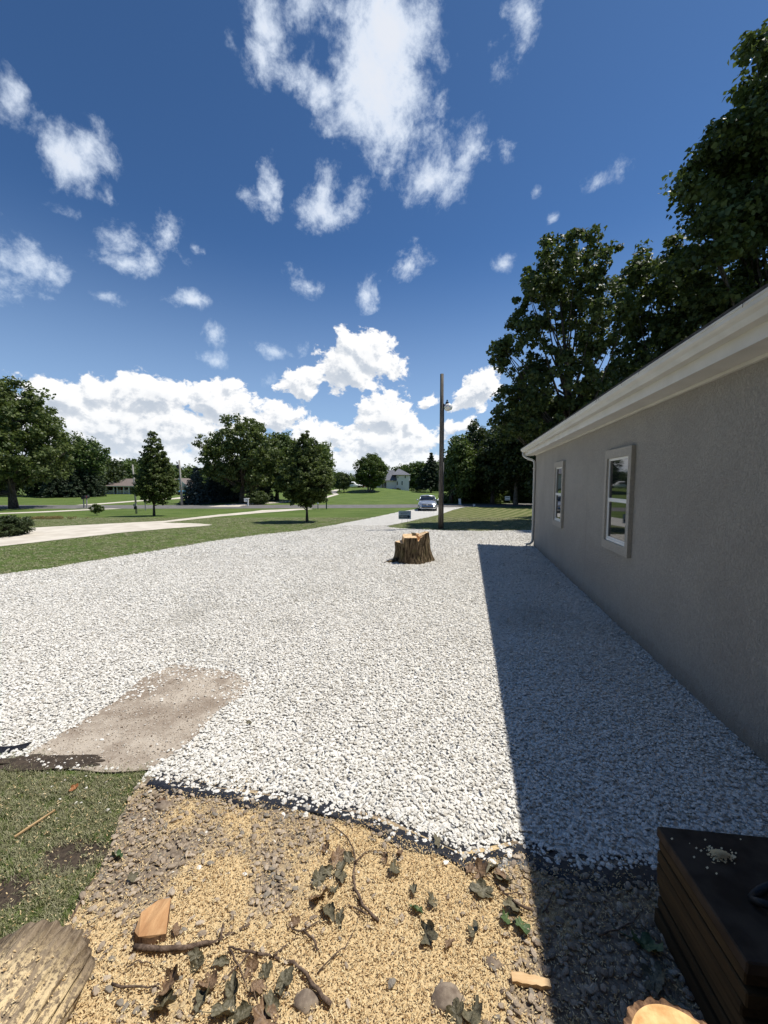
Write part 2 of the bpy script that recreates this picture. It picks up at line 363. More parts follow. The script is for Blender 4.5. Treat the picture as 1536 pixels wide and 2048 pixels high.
# ------------------------------------------------------------------ terrain and sheets
def axis(fine0, fine1, step, lo, hi, grow=1.35):
    a = list(np.arange(fine0, fine1+1e-6, step)); s = step
    while a[-1] < hi: s *= grow; a.append(a[-1]+s)
    s = step; b = [a[0]]
    while b[-1] > lo: s *= grow; b.append(b[-1]-s)
    return np.array(sorted(set(b[1:]))+a)
gx = axis(-70, 60, 1.0, -700, 700); gy = axis(-4, 140, 1.0, -120, 900)
GX, GY = np.meshgrid(gx, gy); GZ = T(GX, GY)
V = np.stack([GX, GY, GZ], -1).reshape(-1, 3); nx = len(gx)
ii, jj = np.meshgrid(np.arange(nx-1), np.arange(len(gy)-1)); b0 = (jj*nx+ii).ravel()
tag(link('ground', fastmesh('ground', V, np.stack([b0, b0+1, b0+nx+1, b0+nx], 1), 4, True), MAT['lawn']), 'green mown lawn spreading to the far trees', 'lawn', kind='structure')

def inpoly(P, poly):
    P = np.asarray(P); poly = np.asarray(poly); x, y = P[:, 0], P[:, 1]; r = np.zeros(len(P), bool); j = len(poly)-1
    for i in range(len(poly)):
        xi, yi = poly[i]; xj, yj = poly[j]
        c = ((yi > y) != (yj > y)) & (x < (xj-xi)*(y-yi)/(yj-yi+1e-12)+xi); r ^= c; j = i
    return r
def dense(poly, step=.5, jit=0.0, closed=True):
    out = []; n = len(poly)
    for i in range(n if closed else n-1):
        a = np.array(poly[i][:2], float); b = np.array(poly[(i+1) % n][:2], float); L = np.linalg.norm(b-a)
        d = math.hypot(*(a)); st = max(step, d*.02); k = max(1, int(L/st))
        for q in range(k):
            p = a+(b-a)*q/k
            if jit:
                s = jit*min(1+d*.05, 3); nn = mnoise.noise_vector(Vector((p[0]*3/(1+d*.05), p[1]*3/(1+d*.05), 3.3)))
                p = p+np.array([nn.x, nn.y])*s
            out.append(tuple(p))
    return out
def sheet(name, poly, zoff, m, grid, label=None, cat=None, kind='structure', attr=None, relief=None):
    P = np.array(poly); x0, y0 = P.min(0); x1, y1 = P.max(0)
    if grid: 
        X, Y = np.meshgrid(np.arange(x0, x1, grid), np.arange(y0, y1, grid)); Q = np.stack([X.ravel(), Y.ravel()], 1)+1e-3
        Q = Q[inpoly(Q, P)]
    else: Q = np.zeros((0, 2))
    co = [Vector(p) for p in P]+[Vector(q) for q in Q]; n = len(P)
    vs, es, fs, *_ = delaunay_2d_cdt(co, [], [list(range(n))], 1, 1e-6)
    A = np.array([(v.x, v.y) for v in vs]); z = T(A[:, 0], A[:, 1])+zoff
    if relief is not None: z = z+relief(A[:, 0], A[:, 1])
    me = bpy.data.meshes.new(name); me.from_pydata([(a[0], a[1], c) for a, c in zip(A, z)], [], [tuple(f) for f in fs]); me.update()
    bm = bmesh.new(); bm.from_mesh(me)
    for f in bm.faces:
        f.normal_update()
        if f.normal.z < 0: f.normal_flip()
        f.smooth = True
    bm.to_mesh(me); bm.free()
    if attr is not None:
        at = me.attributes.new('saw', 'FLOAT', 'POINT'); at.data.foreach_set('value', attr(A).astype(np.float32))
    return tag(link(name, me, m), label, cat, kind=kind)
def PG(pts): return [tuple(gp(*p)[:2]) for p in pts]

# wall frame of the stucco house: along = D, to the right = NV
TH = math.radians(12.292); D = np.array([math.sin(TH), math.cos(TH)]); NV = np.array([D[1], -D[0]])
def WL(perp, along): return tuple(D*along+NV*perp)

LOT_L = [(0,1150),(100,1137),(200,1120),(300,1104),(400,1087),(450,1079),(520,1070),(600,1062),(660,1052),(720,1040),(770,1030),(800,1023),(835,1018),(862,1014.5)]
LOT_R = [(934,1013.5),(905,1020),(860,1034),(800,1047),(772,1052.5),(776,1054.5),(797,1057),(875,1061),(960,1062.5),(1064,1061),(1110,1061.5)]
EDGE = [(1310,1745),(1260,1752),(1200,1752),(1120,1738),(1060,1712),(1040,1706),(985,1722),(930,1728),(883,1706),(832,1686),(773,1667),(711,1643),(672,1632),(600,1616),(508,1602),(420,1588),(285,1565)]
lot = PG(LOT_L)+PG(LOT_R)+[WL(5.5, 13.0), WL(5.5, 10), WL(2.25, 10), WL(2.25, 1.5)]+PG(EDGE)+PG([(300,1540),(100,1545),(55,1508),(0,1517),(-500,1560),(-700,1330)])
lot_poly = dense(lot, .25, .05)
sheet('gravel_lot', lot_poly, .008, MAT['gravel'], 1.0, 'white crushed limestone lot and driveway', 'gravel')
patch = dense(PG([(340,1333),(400,1340),(470,1350),(500,1364),(470,1400),(430,1440),(360,1495),(300,1540),(200,1545),(100,1545),(40,1516),(60,1504),(140,1455),(230,1398),(290,1358)]), .08, .085)
sheet('bare_ground', patch, .014, MAT['bare'], .3, 'bare tan strip of compacted stone dust', 'bare ground')
near_left = PG([(285,1568),(240,1650),(205,1740),(150,1840),(90,1960),(20,2200)])
litter = near_left+[(-2.4,.2),(-2.4,-1.2),(3.4,-1.2),WL(2.19, 1.6)]+PG(EDGE[:1])+[tuple(np.array(p)+np.array([0,.05])) for p in PG(EDGE[1:])]
litter_poly = dense(litter, .12, .05)
def fbm(x, y, s, o=0.0):
    return np.array([mnoise.fractal(Vector((a*s+o, b*s, o)), 1.0, 2.0, 4) for a, b in zip(x, y)])
SAW = [(850,1800,.42,.32,1.2),(780,1950,.45,.3,1.2),(560,1960,.4,.25,1.0),(640,1720,.30,.22,.35),(430,1790,.22,.18,.9),(250,1960,.35,.25,.9),(700,1690,.22,.15,.9),(400,1640,.3,.15,.45),(180,1900,.3,.2,.6),(1000,1880,.18,.25,.6),(950,1730,.2,.12,.6)]
def sawf(A):
    v = np.zeros(len(A))
    for px, py, rx, ry, w in SAW:
        c = flat(px, py); v = np.maximum(v, w*np.exp(-(((A[:, 0]-c[0])/rx)**2+((A[:, 1]-c[1])/ry)**2)))
    return np.clip(v+.35*fbm(A[:, 0], A[:, 1], 3.0, 5.1)+.20, 0, 1)
relief = lambda x, y: .018*fbm(x, y, 2.5, 1.0)
sheet('pebble_ground', litter_poly, .004, MAT['litter'], .06, 'brown pebbles strewn with sawdust in the foreground', 'ground', attr=sawf, relief=lambda x, y: .012+0*x)
for (c, rx, ry, sd_) in (((150,1712), .20, .10, 1), ((95,1528), .46, .075, 2), ((10,1790), .14, .10, 3)):
    p = gp(*c); poly = [(p[0]+rx*math.cos(a)*(1+.5*mnoise.noise(Vector((math.cos(a)*1.6, math.sin(a)*1.6, sd_*3.1)))+.3*mnoise.noise(Vector((math.cos(a)*6, math.sin(a)*6, sd_*3.1)))), p[1]+ry*math.sin(a)*(1+.5*mnoise.noise(Vector((math.cos(a)*1.6, math.sin(a)*1.6, sd_*5.1)))+.4*mnoise.noise(Vector((math.cos(a)*5, math.sin(a)*5, sd_*5.1))))) for a in np.linspace(0, 2*PI, 60, endpoint=False)]
    sheet('soil', poly, .019 if sd_ == 2 else .003+.001*sd_, MAT['soil'], .05, 'dark bare soil patch in the grass', 'soil')
# road and drives
road = [(-300,36),(-120,39.5),(-60,40.3),(-20,40.6),(0,41.6),(14,44.2),(40,49),(120,66),(120,73),(40,56),(14,50.8),(0,48.4),(-20,47.4),(-60,47.2),(-120,46.5),(-300,43)]
sheet('road', dense(road, .8), .008, MAT['asphalt'], 1.0, 'grey asphalt country road', 'road')
drv = [(-60,1100),(0,1093),(90,1083),(170,1074),(250,1065),(330,1058),(400,1053),(427,1050),(400,1047.5),(325,1045.5),(360,1042),(440,1033),(520,1026),(600,1020),(632,1018),(600,1017.5),(524,1020.5),(440,1029),(400,1033.5),(330,1042),(200,1048.5),(45,1057),(-60,1063)]
sheet('driveway', dense(PG(drv), .4, .04), .012, MAT['limestone_drive'], 1.0, 'cream limestone driveway across the left lawn', 'driveway')
d2 = [(-80,1031),(0,1028.2),(100,1024.5),(180,1020.5),(225,1018.4),(245,1017.6),(225,1017.2),(180,1018.4),(100,1022.2),(0,1026.2),(-80,1029)]
sheet('path', dense(PG(d2), .5), .016, MAT['limestone_drive'], 1.0, 'narrow pale lane joining the road at left', 'lane')
d3 = [(150,1010.4),(167,1009),(270,1001.3),(345,996.5),(365,993.5),(385,992),(385,994),(362,997.6),(270,1003.4),(185,1010.2)]
sheet('driveway', dense(PG(d3), .6), .016, MAT['limestone_drive'], 1.0, 'pale drive rising to the ranch house', 'driveway')
d4 = [(415,1014),(455,1009),(500,1006.5),(560,1003.5),(600,1001),(600,1002),(560,1006),(500,1009),(478,1013.5)]
sheet('driveway', dense(PG(d4), .6), .016, MAT['limestone_drive'], 1.0, 'pale drive under the big maple', 'driveway')
d5 = [(590,1001.5),(640,996),(668,989),(662,984),(668,979.5),(700,977.5),(720,976.5),(716,979),(690,981),(672,985),(678,989),(650,997),(600,1002)]
sheet('driveway', dense(PG(d5), .8), .016, MAT['limestone_drive'], 1.0, 'white drive curving to the far house', 'driveway')

# ------------------------------------------------------------------ scattered stuff (geometry nodes)
def blobmesh(seed, n=1, flatz=.7, sub=1, sharp=.25):
    bm = bmesh.new(); bmesh.ops.create_icosphere(bm, subdivisions=sub, radius=.5)
    r = random.Random(seed); s = Vector((r.uniform(.85,1.25), r.uniform(.65,1.0), r.uniform(flatz*.8, flatz*1.2)))
    for v in bm.verts:
        k = 1+sharp*mnoise.noise(v.co*2.3+Vector((seed*3.7, 0, 0)))*1.6
        v.co = Vector((v.co.x*s.x, v.co.y*s.y, v.co.z*s.z))*k
    me = bpy.data.meshes.new('pebble'); bm.to_mesh(me); bm.free(); return me
def scatter(name, label, cat, P, R, SC, meshes, m, seed=0):
    src = bpy.data.collections.new(name+'_shapes')
    for me in meshes:
        me.materials.clear(); me.materials.append(m); src.objects.link(bpy.data.objects.new(name+'_shape', me))
    me = bpy.data.meshes.new(name); me.vertices.add(len(P)); me.vertices.foreach_set('co', np.asarray(P, np.float32).ravel())
    a = me.attributes.new('rot', 'FLOAT_VECTOR', 'POINT'); a.data.foreach_set('vector', np.asarray(R, np.float32).ravel())
    a = me.attributes.new('scl', 'FLOAT_VECTOR', 'POINT'); a.data.foreach_set('vector', np.asarray(SC, np.float32).ravel())
    a = me.attributes.new('idx', 'INT', 'POINT'); a.data.foreach_set('value', RNG.integers(0, len(meshes), len(P)).astype(np.int32))
    o = link(name, me, m); tag(o, label, cat, kind='stuff')
    g = bpy.data.node_groups.new(name+'_nodes', 'GeometryNodeTree')
    g.interface.new_socket('Geometry', in_out='INPUT', socket_type='NodeSocketGeometry')
    g.interface.new_socket('Geometry', in_out='OUTPUT', socket_type='NodeSocketGeometry')
    gi = g.nodes.new('NodeGroupInput'); go = g.nodes.new('NodeGroupOutput'); ip = g.nodes.new('GeometryNodeInstanceOnPoints')
    ci = g.nodes.new('GeometryNodeCollectionInfo'); ci.inputs['Collection'].default_value = src
    ci.inputs['Separate Children'].default_value = True; ci.inputs['Reset Children'].default_value = True
    def at(nm, ty):
        n = g.nodes.new('GeometryNodeInputNamedAttribute'); n.data_type = ty; n.inputs['Name'].default_value = nm; return n.outputs['Attribute']
    g.links.new(gi.outputs[0], ip.inputs['Points']); g.links.new(ci.outputs[0], ip.inputs['Instance'])
    ip.inputs['Pick Instance'].default_value = True
    g.links.new(at('idx', 'INT'), ip.inputs['Instance Index']); g.links.new(at('rot', 'FLOAT_VECTOR'), ip.inputs['Rotation'])
    g.links.new(at('scl', 'FLOAT_VECTOR'), ip.inputs['Scale']); g.links.new(ip.outputs[0], go.inputs[0])
    md = o.modifiers.new('scatter', 'NODES'); md.node_group = g
    return o
def in_view(P, pad=60):
    x, y, z = P[:, 0], P[:, 1], P[:, 2]-EYE
    yc = y*math.cos(PITCH)-z*math.sin(PITCH); zc = y*math.sin(PITCH)+z*math.cos(PITCH)
    px = 768+FPX*x/np.maximum(yc, .05); py = 1024-FPX*zc/np.maximum(yc, .05)
    k = pad+150/np.maximum(yc, .3)
    return (yc > .1) & (px > -k) & (px < 1536+k) & (py < 2048+k)
def jitgrid(x0, x1, y0, y1, dens):
    n = int((x1-x0)*(y1-y0)*dens); return np.stack([RNG.uniform(x0, x1, n), RNG.uniform(y0, y1, n)], 1)
def rr(n, lo, hi): return RNG.uniform(lo, hi, n)
stones = [blobmesh(s, sub=1, flatz=.55, sharp=.3) for s in range(7)]
core = lot_poly
def lotpts(x0, x1, y0, y1, dens):
    Q = jitgrid(x0, x1, y0, y1, dens); Q = Q[inpoly(Q, core)]
    P3 = np.column_stack([Q, np.zeros(len(Q))]); Q = Q[in_view(P3)]
    inp = inpoly(Q, patch); pv = np.array(dense(patch, .06)); dd = np.full(len(Q), 9.0)
    for i in np.nonzero(inp)[0]: dd[i] = np.sqrt(((pv-Q[i])**2).sum(1).min())
    keep = ~inp | (RNG.random(len(Q)) < .012+.8*np.exp(-dd/(.03+.11*(Q[:, 1] > 3.6))))
    return Q[keep]
sets = []
for (x0, x1, y0, y1, dens, s0, s1) in ((-4,3.2,1.3,3.6,3000,.014,.032),(-7,4.2,3.6,6.5,2200,.016,.034),(-10,5.5,6.5,11,1100,.020,.040),(-14,7,11,20,330,.030,.052)):
    Q = lotpts(x0, x1, y0, y1, dens); sets.append(np.column_stack([Q, rr(len(Q), s0, s1)]))
A = np.concatenate(sets); n = len(A)
edge_n = []
ed = np.array(dense(PG(EDGE), .03, .02, False))
for e in ed:
    for _ in range(1 if mnoise.noise(Vector((e[0]*4, 0, 7))) < .1 else 3):
        edge_n.append((e[0]+random.gauss(0,.03), e[1]+random.gauss(-.015,.03), random.uniform(.024,.046)))
for _ in range(90):
    p = gp(random.uniform(290,1050), random.uniform(1600,1760)); edge_n.append((p[0], p[1], random.uniform(.012,.03)))
for _ in range(40):
    p = gp(random.uniform(90,330), random.uniform(1545,1660)); edge_n.append((p[0], p[1], random.uniform(.012,.026)))
A = np.concatenate([A, np.array(edge_n)]); n = len(A)
P = np.column_stack([A[:, 0], A[:, 1], T(A[:, 0], A[:, 1])+.010+A[:, 2]*rr(n, .0, .36)])
scatter('gravel', 'loose white limestone stones covering the lot', 'gravel', P, np.column_stack([rr(n, -.38, .38), rr(n, -.38, .38), rr(n, 0, 6.28)]),
        np.column_stack([A[:, 2]*rr(n, .85, 1.3), A[:, 2]*rr(n, .8, 1.15), A[:, 2]*rr(n, .5, 1.0)]), stones, MAT['stone'])
# pebbles
Q = jitgrid(-2.3, 2.7, .45, 2.75, 1500); Q = Q[inpoly(Q, litter_poly) & (inpoly(Q+np.array([0, .085]), litter_poly) | (Q[:, 1] < 1.2))]; Q = Q[in_view(np.column_stack([Q, np.zeros(len(Q))]))]
sw = sawf(Q); keep = RNG.random(len(Q)) > np.clip(sw*1.25-.12, 0, .93); Q = Q[keep]; n = len(Q); s = rr(n, .014, .034)
P = np.column_stack([Q, .02+s*rr(n, -.1, .3)])
scatter('pebbles', 'small brown and grey river pebbles among the sawdust', 'pebbles', P, np.column_stack([rr(n, -.4, .4), rr(n, -.4, .4), rr(n, 0, 6.28)]),
        np.column_stack([s*1.15, s*.9, s*.8]), [blobmesh(20+k, sub=2, flatz=.6, sharp=.12) for k in range(5)], MAT['pebble'])
for o_ in bpy.data.collections['pebbles_shapes'].objects: o_.data.polygons.foreach_set('use_smooth', [True]*len(o_.data.polygons))
# sawdust
def chipmesh(seed):
    r = random.Random(seed); a = r.uniform(.35,.6); h = r.uniform(.10,.22); k = r.uniform(-.15,.15)
    return MB().add([(-.5,-a*.35,0),(.5,-a*.3+k,0),(.45,a*.35+k,h*.6),(-.42,a*.3,h),(-.5,-a*.35,h*.7),(.5,-a*.3+k,h)], [(0,1,2,3),(0,1,5,4),(4,5,2,3)])
chips = []
for k in range(5):
    mb = chipmesh(k); me = bpy.data.meshes.new('chip'); me.from_pydata(mb.v, [], mb.f); me.update(); chips.append(me)
Q = jitgrid(-2.3, 1.9, .45, 2.7, 16000); Q = Q[inpoly(Q+RNG.normal(0, .045, Q.shape)*(Q[:, :1] < -.9), litter_poly) & (inpoly(Q+np.array([0, .075]), litter_poly) | (RNG.random(len(Q)) < .12))]; Q = Q[in_view(np.column_stack([Q, np.zeros(len(Q))]))]
sw = sawf(Q); Q = Q[RNG.random(len(Q)) < np.clip(sw*1.1+.14, 0, 1)]
Q2 = jitgrid(-2.6, -.9, 1.2, 2.6, 900); Q = np.concatenate([Q, Q2[~inpoly(Q2, litter_poly)]]); n = len(Q); s = rr(n, .006, .014)
P = np.column_stack([Q, .021+rr(n, 0, .010)])
scatter('sawdust', 'pale yellow sawdust chips over the foreground', 'sawdust', P, np.column_stack([rr(n, -.7, .7), rr(n, -.7, .7), rr(n, 0, 6.28)]),
        np.column_stack([s, s, s]), chips, MAT['chip'])
q_ = np.array(patch); Q = jitgrid(q_[:,0].min(), q_[:,0].max(), q_[:,1].min(), q_[:,1].max(), 1500); Q = Q[inpoly(Q, patch)]; n = len(Q); s = rr(n, .004, .012)*(1+.8*(RNG.random(n)<.06))
scatter('grit', 'fine stone grit strewn over the bare tan strip', 'grit', np.column_stack([Q, .015+s*.2]), np.column_stack([rr(n,-.5,.5), rr(n,-.5,.5), rr(n,0,6.28)]), np.column_stack([s,s,s]), [blobmesh(60+k, sub=1) for k in range(3)], stone_mat('grit', (.50,.42,.33), (.85,.80,.72), (.24,.18,.13)))
# grass tufts
def tuft(seed, n=12, h=1.0, spread=.5, wid=.05):
    r = random.Random(seed); mb = MB()
    for _ in range(n):
        a = r.uniform(0, 6.28); d = r.uniform(0, spread); bx, by = d*math.cos(a), d*math.sin(a); l = r.uniform(.3, 1)*h
        la = r.uniform(0, 6.28); lean = r.uniform(.1, .75)*l; w = wid*r.uniform(.6, 1.2); pa = la+PI/2
        dx, dy = w*math.cos(pa), w*math.sin(pa); mx, my = bx+lean*.35*math.cos(la), by+lean*.35*math.sin(la); tx, ty = bx+lean*math.cos(la), by+lean*math.sin(la)
        mb.add([(bx-dx,by-dy,0),(bx+dx,by+dy,0),(mx+dx*.8,my+dy*.8,l*.6),(mx-dx*.8,my-dy*.8,l*.6),(tx,ty,l*.9)], [(0,1,2,3),(3,2,4)])
    me = bpy.data.meshes.new('tuft'); me.from_pydata(mb.v, [], mb.f); me.update(); return me
tufts = [tuft(k, 16, 1.0, .7, .03) for k in range(6)]
Q = jitgrid(-3.6, -.9, .6, 3.1, 5200); lp = near_left+[(-3.9,.2),(-3.9,3.0)]+PG([(0,1520),(55,1515),(100,1550),(300,1545)])
Q = Q[inpoly(Q+RNG.normal(0, .05, Q.shape), dense(lp, .1, .06))]; Q = Q[in_view(np.column_stack([Q, np.zeros(len(Q))]))]
f1 = fbm(Q[:, 0], Q[:, 1], 3.2, 9.0)
soilc = [(flat(150,1712), .19, .09), (flat(90,1530), .40, .07), (flat(10,1790), .13, .09)]
den = np.ones(len(Q))*.9
for c, rx, ry in soilc:
    q = ((Q[:, 0]-c[0])/rx)**2+((Q[:, 1]-c[1])/ry)**2; den = np.where(q < .8, .07, np.where(q < 1.5, den*.55, den))
Q = Q[RNG.random(len(Q)) < den]; f1 = fbm(Q[:, 0], Q[:, 1], 3.2, 9.0)
dq = np.min([((Q[:, 0]-c[0])/rx)**2+((Q[:, 1]-c[1])/ry)**2 for c, rx, ry in soilc], axis=0)
dead = (f1 > .13) | (RNG.random(len(Q)) < .12) | (dq < 2.6) | (((Q[:, 0]-flat(60,1590)[0])/.6)**2+((Q[:, 1]-flat(60,1590)[1])/.1)**2 < 1) | (((Q[:, 0]-flat(120,1800)[0])/.3)**2+((Q[:, 1]-flat(120,1800)[1])/.16)**2 < 1)
for nm, sel, m, lb in (('grass', ~dead, MAT['blade'], 'short green grass at the lower left'), ('grass', dead, MAT['blade_grey'], 'dry grey trampled grass at the lower left')):
    q = Q[sel]; n = len(q); s = rr(n, .022, .048)
    scatter(nm, lb, 'grass', np.column_stack([q, np.full(n, .003)]), np.column_stack([np.zeros(n), np.zeros(n), rr(n, 0, 6.28)]), np.column_stack([s*1.1, s*1.1, s*.8]), tufts, m)
# lawn blades along the lot's edges and on the lawns
q1 = []
for pts in (LOT_L, LOT_R[2:]):
    for e in dense(PG(pts), .05, .03, False):
        for _ in range(5): q1.append((e[0]+random.gauss(0,.07), e[1]+random.gauss(0,.07)))
Q = np.array(q1); Q = Q[(Q[:, 1] < 32)]
Q2 = jitgrid(-28, 9, 8, 27, 75); m_out = ~inpoly(Q2, lot_poly) & ~inpoly(Q2, np.array(PG(drv))) 
w2 = Q2@NV; a2 = Q2@D; m_out &= ~((w2 > 2.0) & (a2 < 15.6)); Q2 = Q2[m_out]; Q2 = Q2[in_view(np.column_stack([Q2, np.zeros(len(Q2))]))]
Q = np.concatenate([Q, Q2]); n = len(Q); s = rr(n, .06, .10)
isr = (Q[:, 0]-.085*Q[:, 1] > .4); dryp = isr & (RNG.random(n) < .6)
for sel, m, lb in ((~dryp, MAT['blade'], 'mown green grass blades on the lawns beside the lot'), (dryp, MAT['blade_grey'], 'dry straw coloured grass on the lawn behind the pole')):
    q = Q[sel]; k = len(q); ss = s[sel]
    scatter('grass', lb, 'grass', np.column_stack([q, T(q[:, 0], q[:, 1])]), np.column_stack([np.zeros(k), np.zeros(k), rr(k, 0, 6.28)]), np.column_stack([ss*1.6, ss*1.6, ss*.36]), tufts, m)

# landscape fabric along the near edge
fe = dense(PG(EDGE), .05, .012, False)[::-1]; mb = MB(); vs = []; r_ = random.Random(3)
for i, p in enumerate(fe):
    t = i/len(fe); w = .030+.04*abs(mnoise.noise(Vector((i*.11, 0, 0))))*2+(.04 if p[0] > .75 else 0)
    o = .02*mnoise.noise(Vector((i*.2, 5, 0)))
    for k, (dy, dz) in enumerate(((.10, .010), (.02, .018), (-.3*w, .024+.014*mnoise.noise(Vector((i*.35, 1, 0)))), (-w, .026+.02*abs(mnoise.noise(Vector((i*.4, 9, 0)))) ), (-w*1.25+o, .019))):
        vs.append((p[0]+.02*mnoise.noise(Vector((i*.3, k, 2))), p[1]+dy, dz))
n5 = len(fe); mb.add(vs, [(i*5+k, (i+1)*5+k, (i+1)*5+k+1, i*5+k+1) for i in range(n5-1) for k in range(4)])
tag(mb.build('landscape_fabric', MAT['fabric'], smooth=True), 'black landscape fabric edge under the white gravel', 'fabric')
p = gp(-20,1512); mb = MB(); mb.add([(p[0]-.5+i*.09, p[1]+.02*math.sin(i*1.7)+(0.02-.025*k)+.012*i, .02+.02*(k==1)+.01*mnoise.noise(Vector((i*.5,k,4)))) for i in range(9) for k in range(4)], [(i*4+k,(i+1)*4+k,(i+1)*4+k+1,i*4+k+1) for i in range(8) for k in range(3)])
tag(mb.build('landscape_fabric', MAT['fabric'], smooth=True), 'scrap of black fabric at the left end of the gravel', 'fabric')

# ------------------------------------------------------------------ the stucco house at right
def stucco_mat(name, a, b2):
    m, t, b, out = newmat(name); b.inputs['Roughness'].default_value = .92; b.inputs['Specular IOR Level'].default_value = .15
    v = tcoord(t, (1,1,1)); n1 = noise(t, tcoord(t, (1,1,.65)), 50, 4, .65, 1.0); n2 = noise(t, v, 1.1, 4, .6); n3 = noise(t, v, 9, 4, .6)
    c = MIX(t, MR(t, n2, .3, .7), a, b2); c = MIX(t, MR(t, n1, .38, .60, .42, 0), c, tuple(x*.66 for x in a)); c = MIX(t, MR(t, n3, .5, .75, 0, .2), c, tuple(x*.8 for x in a))
    sp = t.nodes.new('ShaderNodeSeparateXYZ'); tcn = t.nodes.new('ShaderNodeTexCoord'); t.links.new(tcn.outputs['Object'], sp.inputs[0])
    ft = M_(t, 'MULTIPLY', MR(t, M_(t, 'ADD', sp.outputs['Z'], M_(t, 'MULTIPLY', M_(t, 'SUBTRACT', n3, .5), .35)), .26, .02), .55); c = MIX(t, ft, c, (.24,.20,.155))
    st = noise(t, tcoord(t, (1,1,.05)), 5.5, 3, .6); c = MIX(t, MR(t, st, .60, .78, 0, .22), c, (.22,.20,.18))
    t.links.new(c, b.inputs['Base Color']); bump(t, b, n1, 1.0, .03); return m
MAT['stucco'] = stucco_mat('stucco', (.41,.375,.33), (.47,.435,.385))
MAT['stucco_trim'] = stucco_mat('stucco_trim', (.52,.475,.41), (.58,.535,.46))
MAT['shingle_dark'] = simple('shingle_dark', (.035,.033,.032), (.075,.07,.068), 22, (1,1,1), .9, .5, .01)
MAT['vinyl'] = simple('vinyl', (.78,.77,.74), (.82,.81,.78), 5, rough=.35, spec=.4)
def glass_mat():
    m, t, b, out = newmat('window_glass'); b.inputs['Base Color'].default_value = (.012,.014,.015,1); b.inputs['Roughness'].default_value = .03
    b.inputs['IOR'].default_value = 1.6; b.inputs['Specular IOR Level'].default_value = .9
    return m
MAT['glass'] = glass_mat()
house = empty('stucco_house', (0,0,0), -TH, 'grey stucco house with white gutter and two narrow windows at right', 'house')
WP, A0, A1, WB, HW = 2.205, -5.0, 13.73, 11.3, 3.12
mb = MB(); mb.box(WP, WB, A0, A1, -.1, HW)
rz0 = 3.34; rd = (WB-WP)/2; slope = .36
mb2 = MB(); mb2.prism([(WP+.01, HW+.002), (WB-.01, HW+.002), ((WP+WB)/2, HW+.002+rd*slope+.12)], 1, A1-.08, A1-.002)
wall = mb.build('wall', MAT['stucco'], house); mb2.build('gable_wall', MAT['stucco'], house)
# unseen wing added behind the camera to keep sky light off the foreground
MB().box(-3.4, WP-.002, A0+.2, -1.3, -.1, HW).build('wing_wall', MAT['stucco'], house)
MB().prism([(-.75, 3.30), (-3.2, 4.25), (-5.6, 3.30), (-5.6, 3.22), (-3.2, 4.17), (-.75, 3.22)], 0, -3.9, 2.6).build('wing_roof', MAT['shingle_dark'], house)  # roof over the added wing, blocks more of the sky
GP = 1.93                                           # fascia face
def roof_z(p): return 3.345+(p-1.80)*slope
mid = (WP+WB)/2; mb = MB()
mb.prism([(1.80, roof_z(1.80)), (mid, roof_z(mid)), (2*mid-1.80, roof_z(1.80)), (2*mid-1.80, roof_z(1.80)-.03), (mid, roof_z(mid)-.035), (1.80, roof_z(1.80)-.03)], 1, A0-.6, A1+.66)
mb.build('roof', MAT['shingle_dark'], house)
mb = MB(); mb.box(GP, GP+.03, A0-.6, A1+.62, 3.075, 3.30)
mb.box(GP-.012, GP-.001, A0-.6, A1+.62, 3.255, 3.30)
for s in (0, 1):
    e0 = A1+.62-.03*0; pts = [(1.93, 3.30), (mid, roof_z(mid)-.04), (mid, roof_z(mid)-.24), (1.93, 3.10)]
mb.prism([(GP+.031, 3.31), (mid, roof_z(mid)-.05), (2*mid-GP-.031, 3.31), (2*mid-GP-.031, 3.11), (mid, roof_z(mid)-.25), (GP+.031, 3.11)], 1, A1+.59, A1+.62)
mb.build('fascia', MAT['white_trim'], house)
mb = MB(); mb.box(GP+.031, WP-.001, A0-.6, A1+.59, 3.085, 3.095)
mb.prism([(WP, 3.125), (mid, roof_z(mid)-.27), (2*mid-WP, 3.125), (2*mid-WP, 3.135), (mid, roof_z(mid)-.26), (WP, 3.135)], 1, A1+.001, A1+.589)
mb.build('soffit', MAT['white_trim'], house)
mb = MB(); mb.box(WP-.035, WP-.001, A0, A1+.02, 3.052, 3.082); mb.build('frieze_trim', MAT['white_trim'], house)
# K-style gutter, extruded along the eave, open on top
gprof = [(GP-.002,3.300),(GP-.002,3.185),(GP-.082,3.185),(GP-.092,3.205),(GP-.100,3.228),(GP-.122,3.246),(GP-.134,3.262),(GP-.136,3.292),(GP-.142,3.296),(GP-.142,3.312),(GP-.126,3.312),(GP-.126,3.300),(GP-.118,3.262),(GP-.105,3.252),(GP-.08,3.20),(GP-.012,3.195),(GP-.012,3.300)]
mb = MB(); mb.prism(gprof, 1, A0-.6, A1+.60); 
mb.prism([(GP-.002,3.300),(GP-.002,3.185),(GP-.082,3.185),(GP-.100,3.228),(GP-.134,3.262),(GP-.142,3.30)], 1, A1+.601, A1+.604)
gut = mb.build('gutter', MAT['white_trim'], house)
mb = MB(); r_ = random.Random(5)
for k in range(26):
    a = r_.uniform(.5, 9.5) if k < 20 else r_.uniform(9, 13); z = 3.312; p0 = GP-.145
    mb.tube([(p0+.04, a, z), (p0-.004, a+r_.uniform(-.02,.02), z+.006), (p0-.012, a+r_.uniform(-.05,.05), z-r_.uniform(.01,.05))], [.003,.003,.0015], 4)
tag(mb.build('leaf_litter', MAT['bark'], gut), kind='stuff')
